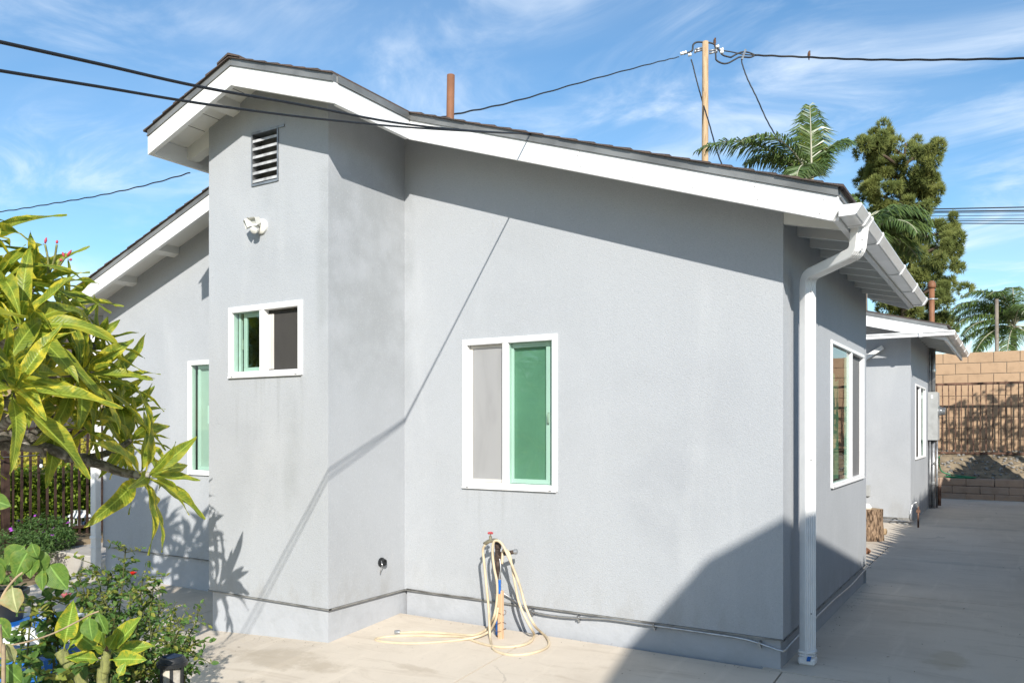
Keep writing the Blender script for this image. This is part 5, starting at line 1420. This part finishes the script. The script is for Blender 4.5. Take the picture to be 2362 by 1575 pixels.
def yl(a, e, d, k=0, tw=.0, dz=0, ws=1.0):
    A_, E_ = PD(*a, d), PD(*e, d-dz)
    place_leaf(YM[k], yp, A_, E_-A_, -FWD*.8+UP*.5+RIGHT*tw, (E_-A_).length*1.02, ws)
yl((146,1502), (167,1388), 2.95, 0, .3, .03); yl((150,1508), (212,1408), 2.95, 1, .5, -.02, .6)
yl((243,1506), (228,1428), 3.0, 0, -.2, .08, 1.2); yl((247,1502), (268,1460), 3.0, 0, .3, .04, 1.2); yl((252,1510), (319,1424), 3.0, 0, -.3, .05); yl((250,1505), (355,1484), 3.0, 1, 0, -.05)
yl((250,1522), (322,1514), 3.0, 2, 0, .08, 1.0); yl((242,1522), (155,1512), 3.0, 1, 0, .1); yl((243,1508), (162,1450), 3.05, 1, 0, -.1, .9); yl((244,1506), (215,1490), 3.0, 0, 0, .06); yl((250,1500), (300,1450), 3.1, 1, 0, -.1)
yl((272,1565), (285,1528), 2.9, 2, 0, 0, 1.6)
# broad-leaved branch at the left edge
gb = thing('broad_leaf_branch', 'thin arching branch with broad ribbed leaves at the left edge', 'branch', gd(-60, 2.7))
GM = [leaf_mesh('leaf', M['guava_leaf'], .62, .35, .25, .1, 80+i, stalk=.10, blunt=.75) for i in range(3)]
DM = leaf_mesh('leaf', M['dry_leaf'], .70, .5, .3, .2, 90, stalk=.10, blunt=.75, wave=.05)
b = MB(); sp = spline([gd(-60, 2.7), PD(-40, 1480, 2.75), PD(-5, 1400, 2.78), PD(14, 1360, 2.8), PD(45, 1325, 2.82), PD(80, 1309, 2.84), PD(112, 1298, 2.86)], 6); b.tube(sp, [.0045*(1-.5*i/len(sp))+.0012 for i in range(len(sp))], 6); b.build('twig', M['twig'], gb, True)
b = MB(); sp = spline([PD(-20, 1495, 2.6), PD(60, 1480, 2.65), PD(120, 1461, 2.7), PD(170, 1437, 2.75), PD(205, 1418, 2.8), PD(228, 1409, 2.82)], 6); b.tube(sp, .0028, 6); b.build('twig', M['twig'], gb, True)
b = MB(); sp = spline([gd(-10, 2.5), PD(8, 1560, 2.55), PD(3, 1500, 2.6), PD(-2, 1440, 2.6)], 6); b.tube(sp, .0065, 6); b.build('twig', M['twig'], gb, True)
def gl(a, e, d, m_, ws=1.0, dz=0., rl=0.):
    A_, E_ = PD(*a, d), PD(*e, d-dz)
    place_leaf(m_, gb, A_, E_-A_, -FWD*.9+UP*.35+RIGHT*rl, (E_-A_).length*1.05, ws)
gl((80,1275), (66,1330), 2.84, GM[0], 1.2, .03); gl((70,1262), (30,1328), 2.84, GM[1], 1.3, .02); gl((78,1262), (98,1322), 2.82, GM[2], 1.2, -.02, .4); gl((60,1255), (6,1312), 2.86, GM[0], 1.2); gl((72,1250), (84,1285), 2.8, GM[1], 1.3)
gl((98,1310), (95,1360), 2.84, GM[0], .9, .02); gl((111,1298), (150,1355), 2.86, GM[2], 1.2, .03); gl((28,1350), (34,1408), 2.8, DM, 1.3, .03); gl((112,1298), (160,1335), 2.9, GM[1], .8)
gl((-20,1280), (4,1330), 2.8, GM[1], 1.3); gl((-25,1150), (20,1165), 2.7, GM[0], 1.3); gl((205,1420), (210,1475), 2.8, GM[2], 1.2, .02); gl((225,1409), (245,1462), 2.82, GM[1], .8); gl((10,1480), (30,1525), 2.6, DM, 1.1); gl((10,1530), (45,1572), 2.6, GM[0], 1.3); gl((-12,1290), (-2,1345), 2.8, GM[2], 1.2); gl((-10, 1420),(18,1470),2.7,GM[0],1.2)

# blue and white box and a black pot on it
bx0 = gd(60, 3.75)
cx = PD(52, 1400, 3.4)
zb_top = PD(60, 1440, 3.4).z
t = thing('cooler_box', 'blue plastic box with white lid half hidden by rose leaves', 'box', (cx.x, cx.y, gz(cx.x, cx.y)))
ux, uy = RIGHT, FWD
b = MB(); b.obox((cx.x, cx.y, (zb_top-.12)/2-.04), ux, uy, UP, .17, .14, (zb_top-.02)/2); b.build('body', M['blue_plastic'], t)
b = MB(); b.obox((cx.x, cx.y, zb_top-.015), ux, uy, UP, .18, .15, .03); b.build('lid', M['sign_white'], t)
for k in (-1, 0, 1):
    b = MB(); b.obox(Vector((cx.x, cx.y, zb_top+.017)) + RIGHT*.10*k, ux + uy*.3, uy, UP, .028, .11, .002); b.build('lid_stripe', M['blue_plastic'], t)
pc = Vector((cx.x, cx.y, zb_top+.02)) - RIGHT*.085
t = thing('plant_pot', 'black plastic plant pot standing on the blue box', 'pot', pc)
b = MB(); b.lathe([(.075,0),(.09,.10),(.10,.105),(.10,.125),(.088,.125),(.08,.06)], pc, (0,0,1), 20); b.build('pot', M['black_plastic'], t, 'auto')
leaf_cloud([pc + Vector((random.uniform(-.06,.06), random.uniform(-.06,.06), .12+random.uniform(0,.08))) for _ in range(30)], .05, 'rose_leaf', 'seedling', t, 77)

# solar path light
lc = PD(397, 1530, 3.35); lz = PD(397, 1518, 3.35).z
t = thing('path_light', 'black solar path light with clouded lens at bottom left', 'light', (lc.x, lc.y, gz(lc.x, lc.y)))
b = MB(); b.lathe([(.046,-.03),(.060,-.028),(.062,-.012),(.054,-.010),(.052,.0),(.045,.008),(.01,.010)], (lc.x, lc.y, lz), (0,0,1), 28); b.build('cap', M['black_plastic'], t, 'auto')
b = MB(); b.box((lc.x-.028, lc.y-.028, lz+.009), (lc.x+.028, lc.y+.028, lz+.0125)); b.build('solar_cell', M['slate'], t)
b = MB(); b.lathe([(.040,-.22),(.042,-.031)], (lc.x, lc.y, lz), (0,0,1), 28); b.build('lens', M['lamp_lens'], t, True)
for k in range(6):
    a = k*math.pi/3+.35; b = MB(); c0 = Vector((lc.x+.044*math.cos(a), lc.y+.044*math.sin(a), lz-.125)); b.obox(c0, (math.cos(a), math.sin(a), 0), (-math.sin(a), math.cos(a), 0), UP, .004, .006, .095); b.build('rib', M['black_plastic'], t)
b = MB(); b.lathe([(.012, gz(lc.x, lc.y)-.05-lz), (.012,-.23),(.05,-.225),(.052,-.215)], (lc.x, lc.y, lz), (0,0,1), 16); b.build('stake', M['black_plastic'], t, 'auto')

# ---------------------------------------------------------------- left background
steps = tag(bpy.data.objects.new('garden_steps', None), 'two broad concrete steps beside the left house corner', 'steps'); C.objects.link(steps); steps.location = (-10, 6, -.1)
b = MB(); b.bbox((-11.1, 5.92, -.33), (-9.33, 7.15, -.005), .015); b.build('step', M['concrete_step'], steps)
b = MB(); b.bbox((-10.55, 7.16, -.33), (-9.33, 9.4, .165), .015); b.build('step', M['concrete_step'], steps)
for i, px in enumerate((97, 113, 129, 142)):
    p = PZ(px, 1262, .02)
    me = block_mesh('edging_stone', .17, .14, .17, .02, .03, 40+i); me.materials.append(M['stone']); o = link('edging_stone', me); o.location = (p.x, p.y, .06); o.rotation_euler = (0, .1*i, .5*i)
    tag(o, ['leftmost', 'second from left', 'third from left', 'rightmost'][i] + ' of four grey edging stones beside the steps', 'stone', 'edging stones')
# white garden lantern
p = PD(184, 1227, 11.9); lz0 = .17
t = thing('garden_lantern', 'white openwork garden lantern standing on the upper step', 'lantern', (p.x, p.y, lz0))
s_ = .105
for dx in (-1, 0, 1):
    for dy in (-1, 1):
        b = MB(); b.box((p.x+dx*s_-.008, p.y+dy*s_*.8-.008, lz0), (p.x+dx*s_+.008, p.y+dy*s_*.8+.008, lz0+.14)); b.build('post', M['sign_white'], t)
b = MB(); b.box((p.x-s_-.012, p.y-s_*.8-.012, lz0), (p.x+s_+.012, p.y+s_*.8+.012, lz0+.02)); b.build('floor', M['sign_white'], t)
b = MB(); r0 = .15
vs = [Vector((p.x+a*r0, p.y+c_*r0*.85, lz0+.14)) for a, c_ in ((-1,-1),(1,-1),(1,1),(-1,1))] + [Vector((p.x+a*.06, p.y+c_*.05, lz0+.21)) for a, c_ in ((-1,-1),(1,-1),(1,1),(-1,1))]
b.add(vs, [(3,2,1,0),(0,1,5,4),(1,2,6,5),(2,3,7,6),(3,0,4,7),(4,5,6,7)]); b.box((p.x-.065, p.y-.055, lz0+.209), (p.x+.065, p.y+.055, lz0+.235)); b.build('roof', M['sign_white'], t)
b = MB(); q = p + RIGHT*.14; b.bbox((q.x-.08, q.y-.08, lz0), (q.x+.10, q.y+.06, lz0+.075), .02); tag(b.build('blue_pot', M['slate'], None), 'small dark blue planter beside the white lantern', 'planter')
# flowering bushes and planting bed
b = MB(); b.prism([(-14, 2), (-10.95, 2), (-10.95, 7.3), (-10.6, 7.3), (-10.6, 12), (-14, 12)], 'z', -.34, .06); tag(b.build('planting_bed', M['soil']), kind='structure')
def blob_points(c, r, n, seed, shell=.55):
    rr_ = random.Random(seed); out = []
    for _ in range(n):
        d = Vector((rr_.gauss(0,1), rr_.gauss(0,1), rr_.gauss(0,1))).normalized(); k = rr_.uniform(shell, 1)
        out.append(Vector(c) + Vector((d.x*r[0], d.y*r[1], d.z*r[2]))*k)
    return out
for c_, r_, lab in ((PD(95,1228,10.9), (.42,.42,.24), 'green bush with purple flowers before the iron fence'), (PD(130,1245,10.8), (.22,.25,.16), 'small bush with purple flowers next to the edging stones'), (PD(40,1262,10.2), (.5,.5,.24), 'low bush with purple flowers at the left edge')):
    t = thing('flowering_bush', lab, 'bush', (c_.x, c_.y, .05), 'purple flowering bushes')
    leaf_cloud(blob_points(c_, r_, 2600, int(c_.x*100) % 97), .048, 'bush', 'foliage', t, 5, .3)['kind'] = 'stuff'
    b = MB(); rr_ = random.Random(8)
    for q in blob_points(c_, (r_[0]*1.05, r_[1]*1.05, r_[2]*1.1), 9, 9, .97):
        if q.z > c_.z + .03: b.lathe([(.004,-.01),(.03,.0),(.018,.016),(.004,.018)], q, (0,-.3,1), 7)
    b.build('blossoms', M['petal_purple'], t)['kind'] = 'stuff'
    b = MB(); b.tube([(c_.x, c_.y, 0), c_], [.03, .015], 6); b.build('stem', M['rose_stem'], t)
# iron fence along the left boundary
XF = -11.2
lf = thing('iron_fence', 'dark brown iron bar fence in front of the clipped hedge', 'fence', (XF, 6, .1))
bar = MB(); bar.box((-.0125, -.0125, 0), (.0125, .0125, 1.5)); me = bar.build('bar', M['iron_brown'], lf); me.location = (XF, 4.4, .12)
for k in range(1, 40):
    o = me.copy(); C.objects.link(o); o.location = (XF, 4.4+.112*k, .12); o.rotation_euler = (random.uniform(-.006,.006), 0, 0)
for zc in (1.58, .2):
    b = MB(); b.box((XF-.018, 4.2, zc), (XF+.018, 9.4, zc+.04)); b.build('rail', M['iron_brown'], lf)
b = MB(); b.box((XF-.04, 5.50, 0), (XF+.04, 5.58, 1.75)); b.build('post', M['iron_brown'], lf)
# string light bulb
q = PD(94, 1046, 10.6)
t = thing('string_light', 'bare bulb hanging from a dark wire before the hedge', 'light', q)
b = MB(); b.tube(spline([PD(-30,1056,10.4), PD(40,1053,10.5), PD(94,1049,10.6), PD(140,1047,10.7), PD(260,1046,11)], 4), .010, 6); b.tube([PD(94,1049,10.6), PD(94.5,1062,10.6)], .007, 6); b.build('wire', M['black_rubber'], t, True)
b = MB(); c0 = PD(95, 1066, 10.6); b.lathe([(.012,.04),(.024,.03),(.024,-.01),(.018,-.02)], c0, (0,0,1), 10); b.build('socket', M['black_plastic'], t, 'auto')
b = MB(); b.lathe([(.014,-.02),(.022,-.045),(.018,-.065),(.004,-.075)], c0, (0,0,1), 10); b.build('bulb', M['sign_white'], t, True)
# hedge
hx0, hx1, hy0, hy1, hz = -14.6, -11.9, 3.2, 11.5, 1.02
rr_ = random.Random(4); P, G = [], []
for _ in range(42000):
    f = rr_.random()
    y_ = rr_.uniform(hy0, hy1)
    if f < .62: p = (hx1 + rr_.gauss(0,.06) - abs(rr_.gauss(0,.10)) + .07*math.sin(y_*5)+.05*math.sin(y_*13), y_, rr_.uniform(.0, hz+.02))
    else:
        x_ = rr_.uniform(hx0, hx1); p = (x_, y_, hz + .13*(hx1-x_) + rr_.gauss(0,.03))
    (G if p[2] > hz-.02 and p[0] < hx1-.14 else P).append(p)
hd = thing('clipped_hedge', 'clipped green hedge with sunlight coloured into its top behind the left iron fence', 'hedge', ((hx0+hx1)/2, 7, 0))
leaf_cloud(P, .062, 'hedge', 'foliage', hd, 14, .62)['kind'] = 'stuff'
leaf_cloud(G, .065, 'hedge_sun_tint', 'sun_tinted_foliage', hd, 15, .6)['kind'] = 'stuff'  # top leaves carry the sunlit look in their colour
b = MB(); b.box((hx0, hy0, -.1), (hx1-.22, hy1, hz-.10)); b.build('branch_core', M['rose_stem'], hd)
# dark board fence behind the hedge
wf = thing('board_fence', 'dark weathered dog eared board fence behind the hedge', 'fence', (-15.2, 7, 0))
pb_ = MB(); w_ = .13; pb_.prism([(-w_/2,0),(w_/2,0),(w_/2,1.75),(w_/2-.035,1.80),(-w_/2+.035,1.80),(-w_/2,1.75)], 'x', -.01, .01)
me = pb_.build('board', M['grey_fence'], wf); me.location = (-15.2, 5.5, 0)
for k in range(1, 40):
    o = me.copy(); C.objects.link(o); o.location = (-15.2, 5.5+.145*k, random.uniform(-.02, .02))
b = MB(); b.box((-15.26, 5.4, .4), (-15.215, 11.5, .48)); b.box((-15.26, 5.4, 1.3), (-15.215, 11.5, 1.38)); b.build('rail', M['grey_fence'], wf)
# pale neighbour house and dry hillside far left
nh = thing('neighbour_house', 'tan neighbouring house glimpsed through the plumeria leaves', 'house', (-26, 14, 0))
b = MB(); b.box((-31, 11, -.3), (-24, 20, 3.6)); b.build('wall', M['sheet'], nh)
b = MB(); b.prism([(-31.6, 3.55), (-23.4, 3.55), (-27.5, 5.0)], 'y', 10.6, 20.4); b.build('roof', M['shingle'], nh)
b = MB(); b.box((-23.5, 10.6, 3.35), (-23.36, 20.4, 3.54)); b.build('eave_board', M['white'], nh)
vs, fs = [], []; n1, n2 = 60, 10
for j in range(n2+1):
    for i in range(n1+1):
        a = R(-75 + 150*i/n1); rad = 70 + 60*j/n2
        c0 = -SA*math.cos(a) + CA*math.sin(a), CA*math.cos(a) + SA*math.sin(a)
        top = (12.5 + 2.5*math.sin(i*.35) + 1.0*math.sin(i*1.3)) if a < R(-15) else max(2.0, 11 - (math.degrees(a)+15)*.35)
        zz_ = -1 + top*math.sin(min(1, j/n2*1.2)*math.pi/2)*(1 if a < R(-22) else .35) + .4*math.sin(i*2.1+j*1.7)
        vs.append((c0[0]*rad, c0[1]*rad, zz_))
fs = [(j*(n1+1)+i, j*(n1+1)+i+1, (j+1)*(n1+1)+i+1, (j+1)*(n1+1)+i) for j in range(n2) for i in range(n1)]
b = MB(); b.add(vs, fs); tag(b.build('hill', M['hill'], None, True), kind='structure')

# ---------------------------------------------------------------- neighbours outside the frame whose shade falls on the patio
ns_ = thing('side_house', 'gabled house on the right hand plot, outside the photograph', 'house', (6, 0, 0))
c_ = 3.24
prof = [(-2.14, 4.80), (-1.54, 5.006), (-.80, 5.17), (-.13, 5.03), (3.42, 4.19), (3.42, 4.05), (-.80, 5.0), (-5.4, 3.55), (-5.4, 3.72)]
b = MB(); b.prism(prof, 'x', c_, 10.0); b.build('roof', M['shingle'], ns_)
b = MB(); b.prism([(-5.0, -.3), (3.1, -.3), (3.1, 4.05), (-.8, 4.95), (-5.0, 3.62)], 'x', c_+.35, 9.6); b.build('wall', M['pale_stucco'], ns_)
pf = thing('picket_fence', 'tall pale picket fence along the right boundary, outside the photograph', 'fence', (1.0, 11, 0))
pm_ = MB(); pm_.prism([(-.12,-.1),(.12,-.1),(.12,2.14),(0,2.36),(-.12,2.14)], 'x', -.012, .012)
me = pm_.build('picket', M['fence_boards'], pf); me.location = (1.0, 4.2, -.02)
for k in range(1, 68):
    o = me.copy(); C.objects.link(o); y_ = 4.2+.238*k
    o.location = (1.0, y_, -.02 + random.uniform(-.05, .05) + (.24 if y_ > 12.2 else 0)); o.rotation_euler = (random.uniform(-.01,.01), 0, 0)
for zc in (.4, 1.6):
    b = MB(); b.box((1.02, 4.0, zc), (1.06, 20.2, zc+.09)); b.build('rail', M['fence_boards'], pf)
tc_ = Vector((3.1, 18.3, 4.75))
sh = thing('shade_tree', 'leafy tree beyond the right boundary, outside the photograph', 'tree', (tc_.x, tc_.y, -.3))
b = MB(); b.tube([(tc_.x, tc_.y, -.3), (tc_.x+.1, tc_.y, 2), tc_], [.16,.12,.05], 8); b.build('trunk', M['pine_bark'], sh, True)
P = blob_points(tc_, (1.3, 1.1, 1.0), 420, 3, .3) + blob_points(tc_+Vector((.9,.5,-.9)), (1.0,1.0,.8), 160, 4, .3)
leaf_cloud(P, .20, 'bush', 'crown', sh, 6, .5)
